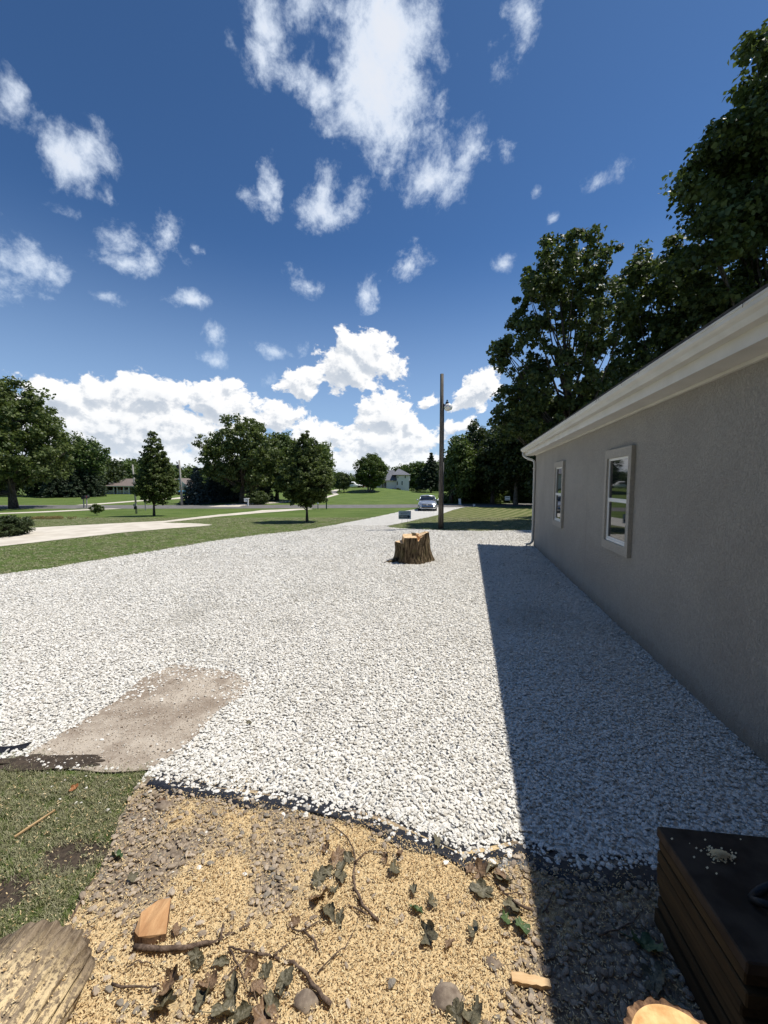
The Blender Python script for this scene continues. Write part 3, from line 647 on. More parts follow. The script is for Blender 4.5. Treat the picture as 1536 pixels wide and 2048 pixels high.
# downspout
mb = MB(); dp = [(GP-.07, A1+.45, 3.19), (GP-.07, A1+.44, 3.11), (GP-.04, A1+.40, 3.05), (GP+.05, A1+.25, 2.97), (WP-.10, A1+.10, 2.91), (WP-.045, A1-.04, 2.84), (WP-.045, A1-.06, 2.70), (WP-.045, A1-.06, .22), (WP-.06, A1-.06, .15), (WP-.12, A1-.06, .09), (WP-.26, A1-.06, .06)]
mb.tube(dp, [.04]*len(dp), 8); ds = mb.build('downspout', MAT['white_trim'], house, smooth=True)
for z in (.9, 2.6): MB().box(WP-.092, WP-.002, A1-.112, A1-.008, z, z+.03).build('strap', MAT['white_trim'], ds)
def house_window(a0, a1, z0, z1):
    w = empty('window'); w.parent = house; cw = .096; t = .055
    mb = MB(); p0, p1 = WP-t, WP-.001
    mb.box(p0, p1, a0, a0+cw, z0, z1); mb.box(p0, p1, a1-cw, a1, z0, z1)
    mb.box(p0, p1, a0+cw, a1-cw, z1-cw*1.35, z1); mb.box(p0, p1, a0+cw, a1-cw, z0, z0+cw*1.35)
    mb.build('casing', MAT['stucco_trim'], w)
    b0, b1, c0, c1 = a0+cw, a1-cw, z0+cw*1.35, z1-cw*1.35; f = .035; q0, q1 = WP-.022, WP-.001
    mb = MB(); mb.box(q0, q1, b0, b0+f, c0, c1); mb.box(q0, q1, b1-f, b1, c0, c1); mb.box(q0, q1, b0+f, b1-f, c1-f, c1); mb.box(q0-.012, q1, b0+f, b1-f, c0, c0+f)
    zm = c0+(c1-c0)*.50
    mb.build('frame', MAT['vinyl'], w)
    mb = MB(); mb.box(q0-.003, q1-.004, b0+f, b1-f, zm-.028, zm+.028)
    mb.box(q0+.004, q1-.004, b0+f, b0+f+.022, c0+f, zm-.028); mb.box(q0+.004, q1-.004, b1-f-.022, b1-f, c0+f, zm-.028); mb.box(q0+.004, q1-.004, b0+f+.022, b1-f-.022, c0+f, c0+f+.026)
    mb.build('sash', MAT['vinyl'], w)
    mb = MB(); mb.box(WP-.008, WP-.0045, b0+f, b1-f, zm+.028, c1-f); mb.build('pane', MAT['glass'], w)
    mb = MB(); mb.box(WP-.007, WP-.0035, b0+f+.022, b1-f-.022, c0+f+.026, zm-.028); mb.build('pane', MAT['glass'], w)
house_window(5.83, 6.86, 1.085, 2.625); house_window(9.68, 10.62, 1.06, 2.64)

# ------------------------------------------------------------------ trees
def leafcloud(C, Rc, n_per, size, rng, flat_=.75, needle=False):
    """C cluster centres, Rc radii -> many small leaf quads spread round each centre"""
    n = len(C)*n_per; c = np.repeat(C, n_per, 0); r = np.repeat(Rc, n_per)
    d = rng.normal(size=(n, 3)); d /= np.linalg.norm(d, axis=1)[:, None]
    rad = rng.random(n)**.45; off = d*(rad*r)[:, None]; off[:, 2] *= flat_
    p = c+off
    nrm = d*.7+rng.normal(size=(n, 3))*.6+np.array([0, 0, .55]); nrm /= np.linalg.norm(nrm, axis=1)[:, None]
    a = rng.normal(size=(n, 3)); u = np.cross(nrm, a); u /= np.linalg.norm(u, axis=1)[:, None]; v = np.cross(nrm, u)
    s = size*rng.uniform(.6, 1.3, n)[:, None]; k = .22 if needle else .42
    V = np.stack([p-u*s*.5, p+v*s*k-u*s*.05+nrm*s*.08, p+u*s*.55-nrm*s*.06, p-v*s*k-u*s*.05+nrm*s*.08], 1).reshape(-1, 3)
    return V, np.arange(n*4).reshape(-1, 4)
def ell(x0, y0, x1, y1, Y, ry=None, w=1.0):
    a = atY((x0+x1)/2, (y0+y1)/2, Y); l = atY(x0, y1, Y); h_ = atY(x1, y0, Y); rx = abs(h_[0]-l[0])/2
    return (a[0], Y, a[2], rx, ry or rx*.9, abs(h_[2]-l[2])/2, w)
def tree(name, label, cat, base, ells, leaf='leaf_oak', size=.25, ncl=300, per=60, clr=None, tr=.2, bark='bark', seed=1, group=None, gaps=.0, limbs=26, lean=0.0, surf=.55, stems=1, flat_=.75):
    rng = np.random.default_rng(seed); bx, by = base[0], base[1]; bz = float(T(bx, by))
    root = empty(name, (bx, by, bz), 0, label, cat, group); E = np.array(ells, float)
    vol = E[:, 3]*E[:, 4]*E[:, 5]; wt_ = (vol**.75)*E[:, 6]; pick = rng.choice(len(E), ncl, p=wt_/wt_.sum())
    d = rng.normal(size=(ncl, 3)); d /= np.linalg.norm(d, axis=1)[:, None]
    rad = rng.random(ncl)**(1/3*surf+.02); lump = np.array([1+.26*mnoise.noise(Vector((q[0]*2.3+seed, q[1]*2.3, q[2]*2.3))) for q in d])
    C = E[pick][:, :3]+d*(rad*lump)[:, None]*E[pick][:, 3:6]
    if gaps:
        k = np.array([mnoise.noise(Vector(tuple(q/(E[:, 3].max()*.42)))+Vector((seed*7.7, 0, 0))) for q in C]); C = C[k > -.35+gaps]; 
    cr = clr or float(np.cbrt(vol.max()))*.17; Rc = rng.uniform(.65, 1.35, len(C))*cr
    C = C-np.array([bx, by, bz]); V, F = leafcloud(C, Rc, per, size, rng, flat_)
    link('crown', fastmesh('crown', V, F, 4), MAT[leaf], root)
    mb = MB(); cz = (C[:, 2].min()+C[:, 2].max())/2; top = C[:, 2].max(); cx, cy = C[:, 0].mean(), C[:, 1].mean()
    for s in range(stems):
        ox = (s-(stems-1)/2)*tr*2.2; pts = []; K = 7
        for i in range(K):
            q = i/(K-1); pts.append((ox*(1+q*2.5)+cx*q**1.5+lean*math.sin(q*3)*.3+.06*tr*rng.normal(), cy*q**1.5+.06*tr*rng.normal(), -.15+q*(top*.82+.15)))
        mb.tube(pts, [tr*(1.35 if i == 0 else 1-.86*i/(K-1)) for i in range(K)], 8)
        order = rng.permutation(len(C))[:limbs//stems]
        for j in order:
            c = C[j]; z0 = max(c[2]*rng.uniform(.35, .75), top*.12); q = z0/top/.82; q = min(max(q, .05), .95)
            px_ = np.array([ox*(1+q*2.5)+cx*q**1.5, cy*q**1.5, z0]); m1 = px_*.5+c*.5+np.array([0, 0, -.06*np.linalg.norm(c-px_)])
            r0 = tr*(1-.8*q)*.5; mb.tube([px_, m1, c], [r0, r0*.55, r0*.12], 5, False)
    mb.build('trunk', MAT[bark], root, smooth=True); return root
def conifer(name, label, cat, base, H, R_, leaf='leaf_blue', seed=1, z0=.15, size=.22, tiers=16, per=26, group=None, tr=.15):
    rng = np.random.default_rng(seed); bx, by = base; bz = float(T(bx, by)); root = empty(name, (bx, by, bz), 0, label, cat, group); C = []; Rc = []
    for i in range(tiers):
        q = i/(tiers-1); z = z0+(H-z0)*q; r = R_*(1-q)**.85+.12; nb = max(4, int(14*(1-q)+4))
        for k in range(nb):
            a = 2*PI*(k+rng.random())/nb; rr_ = r*rng.uniform(.75, 1.1)
            for s in np.linspace(.25, 1, max(2, int(rr_/.35))):
                C.append((rr_*s*math.cos(a), rr_*s*math.sin(a), z-.22*rr_*s*s+.06*rng.normal())); Rc.append(.20+.16*(1-s)+.05*R_/2)
    C = np.array(C); V, F = leafcloud(C, np.array(Rc), per, size, rng, .55, True)
    link('crown', fastmesh('crown', V, F, 4), MAT[leaf], root)
    MB().tube([(0,0,-.1), (0,0,H*.5), (0,0,H*.97)], [tr, tr*.6, .02], 7).build('trunk', MAT['bark'], root, smooth=True); return root
def px(pxx, Y): return (atY(pxx, 968, Y)[0], Y)

# big trees behind the house, right
Y = 20.0
tree('shade_tree', 'towering dark tree cut by the right edge above the roof', 'tree', px(1530, Y),
     [ell(1420,130,1720,430,Y), ell(1362,250,1600,500,Y), ell(1500,30,1760,330,Y), ell(1358,390,1640,640,Y), ell(1440,480,1800,900,Y), ell(1480,40,1600,200,Y,1.6)],
     'leaf_oak', .26, 1150, 62, .62, .38, seed=11, gaps=.14, limbs=46)
Y = 25.0
tree('shade_tree', 'rounded tree rising behind the house between two taller ones', 'tree', px(1330, Y),
     [ell(1225,500,1400,700,Y), ell(1265,470,1375,600,Y), ell(1330,450,1500,700,Y), ell(1220,620,1480,900,Y,5.5), ell(1150,700,1400,950,Y,5)],
     'leaf_oak', .25, 1000, 58, .55, .34, seed=12, gaps=.13, limbs=44)
Y = 21.5
tree('shade_tree', 'open crowned tree with drooping left limbs beyond the house corner', 'tree', px(1150, Y),
     [ell(1050,478,1215,600,Y,2.4), ell(1028,550,1110,680,Y,1.6), ell(1110,560,1240,730,Y,2.6), ell(990,640,1090,760,Y,1.6), ell(978,700,1010,740,Y,.6,1.5), ell(1030,700,1200,850,Y,2.6), ell(985,760,1080,880,Y,1.8), ell(1060,800,1240,930,Y,2.8)],
     'leaf_oak', .20, 1150, 46, .34, .26, seed=13, gaps=.20, limbs=60)
# the dark wood beyond the road, right: nearer trees one by one
WOOD = [(902,52,885,950,868,985,'leaf_mid','leafy tree at the left end of the dark wood, behind the tall pole'),
        (946,56,905,1000,845,985,'leaf_dark','dark tree behind the white marker post in the wood'),
        (985,50,950,1040,850,975,'leaf_dark','dark tree in the wood behind the small white sign'),
        (1032,48,985,1085,800,960,'leaf_dark','tall tree with a pale trunk beside the house corner in the wood'),
        (1075,46,1020,1140,780,950,'leaf_dark','dark tree of the wood half hidden by the house corner')]
for i, (bxp, Y, x0, x1, y0, y1, lf, lb) in enumerate(WOOD):
    tree('woodland_tree', lb, 'tree', px(bxp, Y), [ell(x0,y0+25,x1,y1,Y,4.5), ell((x0*2+x1)/3,y0,(x0+2*x1)/3,y0+60,Y,3), ell(x0+8,(y0+y1)/2,x1-8,y1+8,Y,4)], lf, .34, 330, 48, .85, .27,
         'bark_pale' if i == 3 else 'bark', seed=40+i, group='trees of the wood beyond the road', gaps=.05, limbs=14)
def mass(label, spec, leaf, size, per, clr, seed):
    rng = np.random.default_rng(seed); C = []; 
    for (x0, y0, x1, y1, Y, n) in spec:
        e = np.array(ell(x0, y0, x1, y1, Y, 4.0)); d = rng.normal(size=(n, 3)); d /= np.linalg.norm(d, axis=1)[:, None]
        C.append(e[:3]+d*(rng.random(n)**.25)[:, None]*e[3:6])
    C = np.concatenate(C); g_ = T(C[:, 0], C[:, 1]); C[:, 2] = np.maximum(C[:, 2], g_+.3); V, F = leafcloud(C, np.full(len(C), clr), per, size, rng)
    return tag(link('woodland', fastmesh('woodland', V, F, 4), MAT[leaf]), label, 'woodland', kind='stuff')
mass('dense dark woodland filling in behind the house and beyond the road', [(900,880,1010,1000,62,240),(960,840,1090,1000,60,300),(1040,800,1250,1000,56,420),(1150,720,1400,1010,48,500),(1330,650,1700,1010,40,520),(1050,900,1300,1010,44,260)], 'leaf_dark', .45, 30, 1.2, 60)
# far woodland behind the lawns, left and middle
mass('dark far woodland along the edge of the left lawn', [(-80,900,60,1000,78,200),(40,905,130,997,76,190),(95,900,200,996,80,220),(160,915,240,992,88,200)], 'leaf_dark', .5, 30, 1.3, 61)
mass('low far woodland behind the ranch house', [(200,925,280,990,112,180),(240,918,330,985,118,200),(310,930,400,985,120,180),(370,938,470,990,118,180),(440,925,560,985,116,200),(540,930,680,985,130,200),(655,948,720,975,190,120)], 'leaf_mid', .75, 30, 1.9, 62)
mass('far woodland behind the white two storey house', [(780,932,840,975,170,160),(800,925,880,980,165,220),(850,925,920,985,150,200),(690,960,800,976,230,200)], 'leaf_mid', .8, 30, 2.0, 63)
# left side
Y = 41.0
tree('shade_tree', 'huge dark tree cut by the left edge of the photo', 'tree', px(24, Y), [ell(-110,760,60,900,Y,6), ell(-60,745,45,850,Y,4), ell(20,840,118,960,Y,4.5), ell(-120,860,90,985,Y,6), ell(40,770,108,850,Y,2.4,.35), ell(-40,800,95,900,Y,4.5)],
     'leaf_lawn', .30, 900, 52, .62, .35, seed=21, gaps=.10, limbs=40)
Y = 74.0
tree('shade_tree', 'open tree rising above the dark conifers at left', 'tree', px(150, Y), [ell(118,868,185,930,Y,3), ell(160,885,208,935,Y,2.4), ell(118,910,200,960,Y,3.4)], 'leaf_mid', .42, 240, 44, .95, .25, seed=22, gaps=.12)
for i, (p_, Y, H, R_, lb) in enumerate(((112, 70, 7.2, 2.7, 'dark conifer nearest the huge tree at left'), (145, 71, 6.2, 2.6, 'low dark conifer in the left row, second from the huge tree'), (180, 73, 7.4, 2.8, 'dark conifer just left of the ranch house'))):
    conifer('conifer', lb, 'tree', px(p_, Y), H, R_, 'leaf_pine', 30+i, .2, .34, 14, 20, 'dark conifers left of the ranch house')
T2 = gp(308, 1032); Y = T2[1]
tree('young_tree', 'young conical tree with dense dark crown on the left lawn', 'tree', T2, [ell(283,905,342,1000,Y), ell(275,935,349,1008,Y), ell(290,872,328,955,Y), ell(299,864,317,905,Y,.5), ell(284,895,336,960,Y), ell(272,950,350,1000,Y)], 'leaf_lawn', .115, 1050, 36, .15, .085, seed=24, gaps=-.2, limbs=40)
T1 = gp(614, 1044); Y = T1[1]
tree('young_tree', 'young spreading tree with slim trunk beside the gravel lot', 'tree', T1, [ell(565,905,660,1000,Y), ell(555,925,668,1000,Y), ell(590,872,640,950,Y), ell(604,862,622,905,Y,.35), ell(570,960,655,1012,Y), ell(580,885,612,930,Y,.5)], 'leaf_lawn', .12, 1250, 36, .16, .075, seed=25, gaps=-.12, limbs=50)
Y = 52.0
tree('shade_tree', 'big spreading maple across the road at the centre left', 'tree', px(484, Y), [ell(440,828,535,930,Y,4), ell(402,870,500,960,Y,4.5), ell(470,850,556,960,Y,4.5), ell(396,925,440,950,Y,2), ell(430,900,550,985,Y,4.5), ell(400,865,440,915,Y,2)],
     'leaf_lawn', .30, 620, 52, .62, .36, seed=26, gaps=.12, limbs=44)
Y = 60.0
tree('shade_tree', 'darker tree between the big maple and the young spreading tree', 'tree', px(553, Y), [ell(530,872,605,985,Y,4), ell(545,868,590,920,Y,3)], 'leaf_mid', .34, 330, 46, .75, .3, seed=27, limbs=20)
Y = 57.0
tree('shade_tree', 'light green rounded tree behind the young spreading tree', 'tree', px(625, Y), [ell(590,890,664,985,Y,4), ell(625,888,662,950,Y,3), ell(600,940,660,990,Y,3.4)], 'leaf_light', .34, 340, 46, .75, .3, seed=28, limbs=20)
for i, (p_, Y, H, R_, lb) in enumerate(((392, 50, 4.5, 2.0, 'blue spruce beside the far utility pole'), (428, 54, 5.0, 2.3, 'blue green spruce under the left side of the big maple'), (462, 56, 4.4, 2.2, 'blue spruce behind the big maple trunk'), (520, 59, 4.6, 2.4, 'blue spruce right of the big maple trunk'))):
    conifer('spruce', lb, 'tree', px(p_, Y), H, R_, 'leaf_blue', 70+i, .1, .24, 15, 24, 'blue spruces across the road')
tree('bush', 'round dark bush beside the white mailbox', 'shrub', px(516, 49), [ell(497,983,536,1009,49,1.4)], 'leaf_oak', .16, 90, 50, .3, .04, seed=80, limbs=5)
b_ = gp(18, 1072); tree('bush', 'clipped dark bush at the left edge by the cream driveway', 'shrub', b_, [ell(-22,1032,44,1076,b_[1],1.0), ell(-30,1036,20,1078,b_[1],1.0)], 'leaf_dark', .06, 420, 60, .11, .03, seed=81, limbs=8)
b_ = gp(194, 1031); tree('sapling', 'tiny round sapling on the left lawn', 'tree', b_, [ell(182,1009,206,1024,b_[1]), ell(185,1012,202,1028,b_[1],.2)], 'leaf_light', .09, 60, 34, .10, .02, seed=82, limbs=12)
tree('young_tree', 'small round tree left of the two by the far white drive', 'tree', px(679, 96), [ell(666,946,690,976,96)], 'leaf_mid', .34, 110, 40, .6, .12, seed=83, limbs=8)
tree('young_tree', 'small round tree right of the two by the far white drive', 'tree', px(688, 92), [ell(673,948,699,978,92)], 'leaf_oak', .34, 110, 40, .6, .12, seed=84, limbs=8)
Y = 94.0
tree('shade_tree', 'round topped multi stem tree on the grassy mound', 'tree', px(741, Y), [ell(707,914,776,965,Y), ell(712,930,772,975,Y), ell(722,911,765,940,Y)], 'leaf_light', .36, 420, 46, .66, .2, 'bark_pale', seed=85, stems=3, limbs=24)
conifer('pine_tree', 'dark pine right of the white two storey house', 'tree', px(862, 98), 9.8, 4.2, 'leaf_pine', 86, 1.8, .42, 16, 26, tr=.25)
tree('bush', 'low dark bush at the foot of the white house', 'shrub', px(794, 112), [ell(783,976,802,989,112,1.4)], 'leaf_dark', .25, 60, 34, .4, .05, seed=87, limbs=4)
tree('bush', 'pale flowering bush right of the white house', 'shrub', px(836, 112), [ell(822,977,850,988,112,1.4)], 'leaf_light', .25, 60, 34, .4, .05, seed=88, limbs=4)
# roadside growth
rng = np.random.default_rng(90); C = []
for k in range(900):
    p = gp(rng.uniform(884, 1120), 1005.5+rng.uniform(-3.5, 1.5)); h_ = rng.random()**2*(1.6 if p[0] > 10 else 1.0); C.append((p[0], p[1]+rng.uniform(0, 3), p[2]+h_*.9+.15))
V, F = leafcloud(np.array(C), np.full(len(C), .33), 40, .17, rng, .9); tag(link('roadside_brush', fastmesh('brush', V, F, 4), MAT['leaf_light']), 'weedy green brush between the road and the dark wood', 'brush', kind='stuff')
rng = np.random.default_rng(91); C = []
for k in range(260):
    p = gp(rng.uniform(1030, 1064), 1003); C.append((p[0], p[1]+rng.uniform(0, 2), p[2]+rng.random()**1.3*2.2))
V, F = leafcloud(np.array(C), np.full(len(C), .22), 34, .2, rng, 1.3, True); tag(link('weeds', fastmesh('weeds', V, F, 4), MAT['leaf_light']), 'tall weeds by the wood next to the house corner', 'weeds', kind='stuff')
p0 = gp(100, 1038); rng = np.random.default_rng(92); C = np.column_stack([p0[0]+rng.normal(0, .8, 70), p0[1]+rng.normal(0, .35, 70), np.full(70, p0[2]+.10)])
V, F = leafcloud(C, np.full(70, .13), 36, .05, rng); MAT['leaf_flower'] = leafmat('leaf_flower', (.10,.09,.03), (.36,.26,.10), .2, .6); tag(link('flower_bed', fastmesh('bed', V, F, 4), MAT['leaf_flower']), 'low tan flower bed on the left lawn', 'flower bed')
rng = np.random.default_rng(95); C = []  # out-of-view tree belt added to block sky light and reflect in the windows
for k in range(1500):
    a_ = rng.uniform(math.radians(185), math.radians(262)); d_ = rng.uniform(17, 26); C.append((d_*math.cos(a_), d_*math.sin(a_), rng.uniform(1, 14+3*math.sin(a_*9))))
V, F = leafcloud(np.array(C), np.full(len(C), 1.3), 30, .5, rng); tag(link('woodland', fastmesh('woodland', V, F, 4), MAT['leaf_oak']), 'unseen tree belt added behind the camera to block sky light, mirrored in the windows', 'woodland', kind='stuff')
# ------------------------------------------------------------------ yard pole with light
def wood_mat(name, a, b2, sc=18, stretch=(1,1,.08), rough=.9, kind='Object'):
    m, t, b, out = newmat(name); b.inputs['Roughness'].default_value = rough; b.inputs['Specular IOR Level'].default_value = .2
    v = tcoord(t, stretch, kind); n1 = noise(t, v, sc, 6, .65, .4); n2 = noise(t, tcoord(t, (1,1,1), kind), 2.0, 3)
    c = MIX(t, MR(t, n1, .35, .65), a, b2); c = MIX(t, MR(t, n2, .4, .7, 0, .4), c, tuple(x*.6 for x in a))
    t.links.new(c, b.inputs['Base Color']); bump(t, b, n1, .6, .008); return m
MAT['pole_wood'] = wood_mat('weathered_pole_wood', (.085,.070,.054), (.22,.19,.155))
MAT['grey_wood'] = wood_mat('grey_wood', (.26,.25,.22), (.46,.44,.40))
pb = gp(881, 1057.5); pz = pb[2]
pole = empty('light_pole', tuple(pb), 0, 'tall weathered wooden pole with a white yard light', 'light pole')
H = atY(881, 748, pb[1])[2]-pz
MB().tube([(0,0,-.1),(0.0,0,2),(.0,0,5),(-.01,0,H)], [.118,.105,.092,.080], 14).build('post', MAT['pole_wood'], pole, smooth=True)
lz = atY(900, 812, pb[1])[2]-pz; s_ = pb[1]/FPX
mb = MB(); mb.tube([(.07,-.03,lz+.02),(.16,-.04,lz+.05),(.24,-.05,lz+.13)], [.03,.028,.03], 8); mb.box(.05,.11,-.06,.02,lz-.10,lz+.10); mb.tube([(.07,-.03,lz-.08),(.20,-.05,lz+.04)], .014, 6)
arm = mb.build('bracket', MAT['dark_metal'], pole)
mb = MB(); mb.tube([(.24,-.05,lz+.06),(.24,-.05,lz+.16),(.24,-.05,lz+.20)], [.085,.075,.03], 12); mb.tube([(.24,-.05,lz+.2),(.24,-.05,lz+.27)], .035, 8)
head = mb.build('lamp_head', MAT['dark_metal'], pole, smooth=False)
m, t, b, out = newmat('lamp_lens'); b.inputs['Base Color'].default_value = (.86,.84,.78,1); b.inputs['Roughness'].default_value = .3; b.inputs['Subsurface Weight'].default_value = .2; MAT['lens'] = m
MB().tube([(.25,-.05,lz+.07),(.27,-.055,lz+.0),(.30,-.06,lz-.10),(.315,-.065,lz-.19),(.32,-.07,lz-.22)], [.12,.185,.20,.15,.06], 16).build('lamp_lens', MAT['lens'], pole, smooth=True)
mb = MB(); mb.tube([(.088,-.055,lz-.1),(.095,-.055,lz-1.0),(.10,-.055,lz-2.6)], .016, 6); mb.tube([(.10,-.055,lz-2.6),(.112,-.06,.5),(.118,-.06,0)], .022, 6)
mb.build('conduit', MAT['dark_metal'], pole, smooth=True)

# ------------------------------------------------------------------ stump
def stump_mat():
    m, t, b, out = newmat('stump_bark'); b.inputs['Roughness'].default_value = .95; b.inputs['Specular IOR Level'].default_value = .15
    n1 = noise(t, tcoord(t, (1,1,.12)), 26, 6, .7, .6); n2 = noise(t, tcoord(t), 5, 4, .6); n3 = noise(t, tcoord(t), 30, 4, .6)
    c = MIX(t, MR(t, n1, .38, .62), (.036,.024,.014), (.235,.175,.105)); c = MIX(t, MR(t, n2, .5, .7, 0, .6), c, (.115,.105,.045)); c = MIX(t, MR(t, n3, .62, .75, 0, .6), c, (.30,.26,.20))
    t.links.new(c, b.inputs['Base Color']); bump(t, b, n1, 1.0, .03); return m
MAT['stump_bark'] = stump_mat()
def cut_mat(name='cut_wood', a=(.50,.31,.15), b2=(.74,.55,.34)):
    m, t, b, out = newmat(name); b.inputs['Roughness'].default_value = .8; b.inputs['Specular IOR Level'].default_value = .15
    w = t.nodes.new('ShaderNodeTexWave'); w.wave_type = 'RINGS'; w.rings_direction = 'Z'; w.inputs['Scale'].default_value = 9; w.inputs['Distortion'].default_value = 1.5; w.inputs['Detail'].default_value = 3
    t.links.new(tcoord(t), w.inputs['Vector']); n2 = noise(t, tcoord(t), 12, 5, .65)
    c = MIX(t, M_(t, 'MULTIPLY', w.outputs['Fac'], .5), a, b2); c = MIX(t, MR(t, n2, .35, .7), c, tuple(min(1, x*1.25) for x in b2))
    t.links.new(c, b.inputs['Base Color']); bump(t, b, n2, .5, .01); return m
MAT['cut'] = cut_mat()
st_l = gp(782, 1122); st_r = gp(862, 1127); sc_ = (st_l+st_r)/2; sc_[1] = 10.35
stump = empty('tree_stump', (sc_[0]+.03, sc_[1], 0), 0, 'freshly cut tree stump with a high splinter, standing in the white gravel', 'stump')
stump.scale = (1.08, 1.0, 1.08)
NT, NZ = 120, 14
def top_h(x, y):
    if x < -.26: return .50+.02*x
    if x < .12: return .645+.02*(y+.1)
    if x < .20: return .645-.10*(1-(abs(x-.14)/.08))-.0*y if y < .05 else .68
    return .64+.085*min(1, (x-.20)/.18)+(.012 if x > .40 else 0)
def st_r_(th, q):
    r = .44*(1+.05*math.sin(3*th+1)+.035*math.sin(5*th+.4)+.02*math.sin(9*th)); r *= (1+.13*(math.cos(th)**2))
    a = (th-math.radians(207)+PI) % (2*PI)-PI; r -= .07*math.exp(-(a/.16)**2)          # crease between the two stems
    flare = .25*max(0, 1-q*1.6)**2.2*(1+.45*math.sin(4*th+.6)); rg = .013*math.sin(34*th+3*math.sin(5*q+th))+.008*math.sin(57*th+q*4)
    return r*(1+.02*(1-q))+flare*.42+rg
vs = []; 
for j in range(NZ):
    q = j/(NZ-1)
    for i in range(NT):
        th = 2*PI*i/NT; r = st_r_(th, q); x, y = r*math.cos(th)*.92, r*math.sin(th)*.85; x1, y1 = st_r_(th, 1)*math.cos(th)*.92, st_r_(th, 1)*math.sin(th)*.85
        z = -.05+(top_h(x1, y1)+.05)*q; lx = x+ (.05 if x < -.2 else -.06*q*(x > .3)); vs.append((lx, y, z))
mb = MB(); mb.add(vs, [(j*NT+i, j*NT+(i+1) % NT, (j+1)*NT+(i+1) % NT, (j+1)*NT+i) for j in range(NZ-1) for i in range(NT)])
mb.build('bark', MAT['stump_bark'], stump, smooth=False)
mb = MB(); vs = []; NR = 34
ring = [vs_ for vs_ in [(st_r_(2*PI*i/NT, 1)*math.cos(2*PI*i/NT)*.92, st_r_(2*PI*i/NT, 1)*math.sin(2*PI*i/NT)*.85) for i in range(NT)]]
for k in range(NR):
    f_ = 1-k/NR
    for (x, y) in ring:
        x0, y0 = x*f_, y*f_; lx = (x+(.05 if x < -.2 else -.06*(x > .3)))*f_; hh = top_h(x0, y0) if k else top_h(x, y)
        vs.append((lx*(.985 if k else 1), y0*(.985 if k else 1), hh+(.002 if k else 0)+.004*mnoise.noise(Vector((x0*25, y0*25, 1)))))
mb.add(vs, [(k*NT+i, k*NT+(i+1) % NT, (k+1)*NT+(i+1) % NT, (k+1)*NT+i) for k in range(NR-1) for i in range(NT)]+[tuple((NR-1)*NT+i for i in range(NT))])
mb.build('cut_face', MAT['cut'], stump)
mb = MB(); mb.add([(.02,-.02,.64),(.10,.0,.64),(.13,.05,.70),(.02,.05,.70),(-.01,.02,.735),(.03,.03,.725),(.09,.03,.70)], [(0,1,2,3),(3,4,5,2),(0,3,4),(1,6,2),(4,0,1,6,5)])
mb.build('splinter', MAT['stump_bark'], stump)
MB().tube([(-.38,-.12,.05),(-.55,-.2,.03),(-.72,-.24,.0)], [.07,.04,.012], 6).build('root', MAT['stump_bark'], stump, smooth=True)

# ------------------------------------------------------------------ signs, posts, mailboxes
def flat_mat(name, col, rough=.5):
    m, t, b, out = newmat(name); b.inputs['Base Color'].default_value = (*col, 1); b.inputs['Roughness'].default_value = rough; return m
MAT['sign_blue'] = flat_mat('sign_pale_blue', (.40,.47,.52)); MAT['sign_dark'] = flat_mat('sign_dark', (.02,.04,.055)); MAT['ink'] = flat_mat('sign_ink', (.10,.14,.17)); MAT['white_ink'] = flat_mat('white_ink', (.6,.65,.68))
def text(name, body, size, loc, m, parent, shear=0, ext=.0015, xs=1):
    cu = bpy.data.curves.new(name, 'FONT'); cu.body = body; cu.size = size; cu.extrude = ext; cu.align_x = 'CENTER'; cu.align_y = 'CENTER'; cu.shear = shear
    o = bpy.data.objects.new(name, cu); COL.objects.link(o); o.location = loc; o.rotation_euler = (PI/2, 0, 0); o.scale = (xs, 1, 1); cu.materials.append(m); o.parent = parent; return o
sg = atY(809.5, 1030, 20.9); gz = float(T(sg[0], 20.9))
sign = empty('parking_sign', (sg[0], 20.9, gz), math.radians(4), 'small pale blue yard sign reading PARKING over a dark arrow', 'sign'); zc_ = sg[2]-gz
pw, ph = .34, .225
MB().box(-pw, pw, -.004, .004, zc_-ph, zc_+ph).build('panel', MAT['sign_blue'], sign)
MB().prism([(-pw+.03, zc_-.17),(.20, zc_-.17),(.20, zc_-.20),(.31, zc_-.095),(.20, zc_+.01),(.20, zc_-.02),(-pw+.03, zc_-.02)], 1, -.0075, -.0045).build('arrow', MAT['sign_dark'], sign)
text('lettering', 'PARKING', .125, (-.06, -.009, zc_-.095), MAT['white_ink'], sign, 0, .001, .82)
mb = MB()
for (x0, z0_, x1, z1_, w) in ((-.22,.13,-.17,.05,.02),(-.17,.05,-.13,.12,.016),(-.13,.12,-.08,.06,.016),(-.06,.07,.02,.12,.014),(.02,.12,.07,.07,.014),(.08,.07,.14,.12,.014),(.14,.12,.22,.11,.016),(-.24,.06,-.12,.035,.012),(-.10,.165,.10,.165,.008)):
    mb.tube([(x0,-.006,zc_+z0_),((x0+x1)/2,-.006,zc_+(z0_+z1_)/2+.012),(x1,-.006,zc_+z1_)], w*.55, 5)
mb.build('script_lettering', MAT['ink'], sign)
for x in (-.15, .15): MB().tube([(x,.007,-.02),(x,.007,zc_+ph*.8)], .004, 5).build('stake', MAT['dark_metal'], sign)
sg = atY(1015, 996.5, 43.5); gz = float(T(sg[0], 43.5)); k_ = 43.5/FPX
sign2 = empty('yard_sign', (sg[0], 43.5, gz), 0, 'small white sign with grey lines before the brush by the wood', 'sign'); zc_ = sg[2]-gz
MB().box(-5*k_, 5*k_, -.006, .006, zc_-4*k_, zc_+4*k_).build('panel', MAT['white_paint'], sign2)
for z in (1.4, -2.1): MB().box(-4*k_, 4*k_, -.012, -.007, zc_+(z-.7)*k_, zc_+(z+.6)*k_).build('text_line', MAT['ink'], sign2)
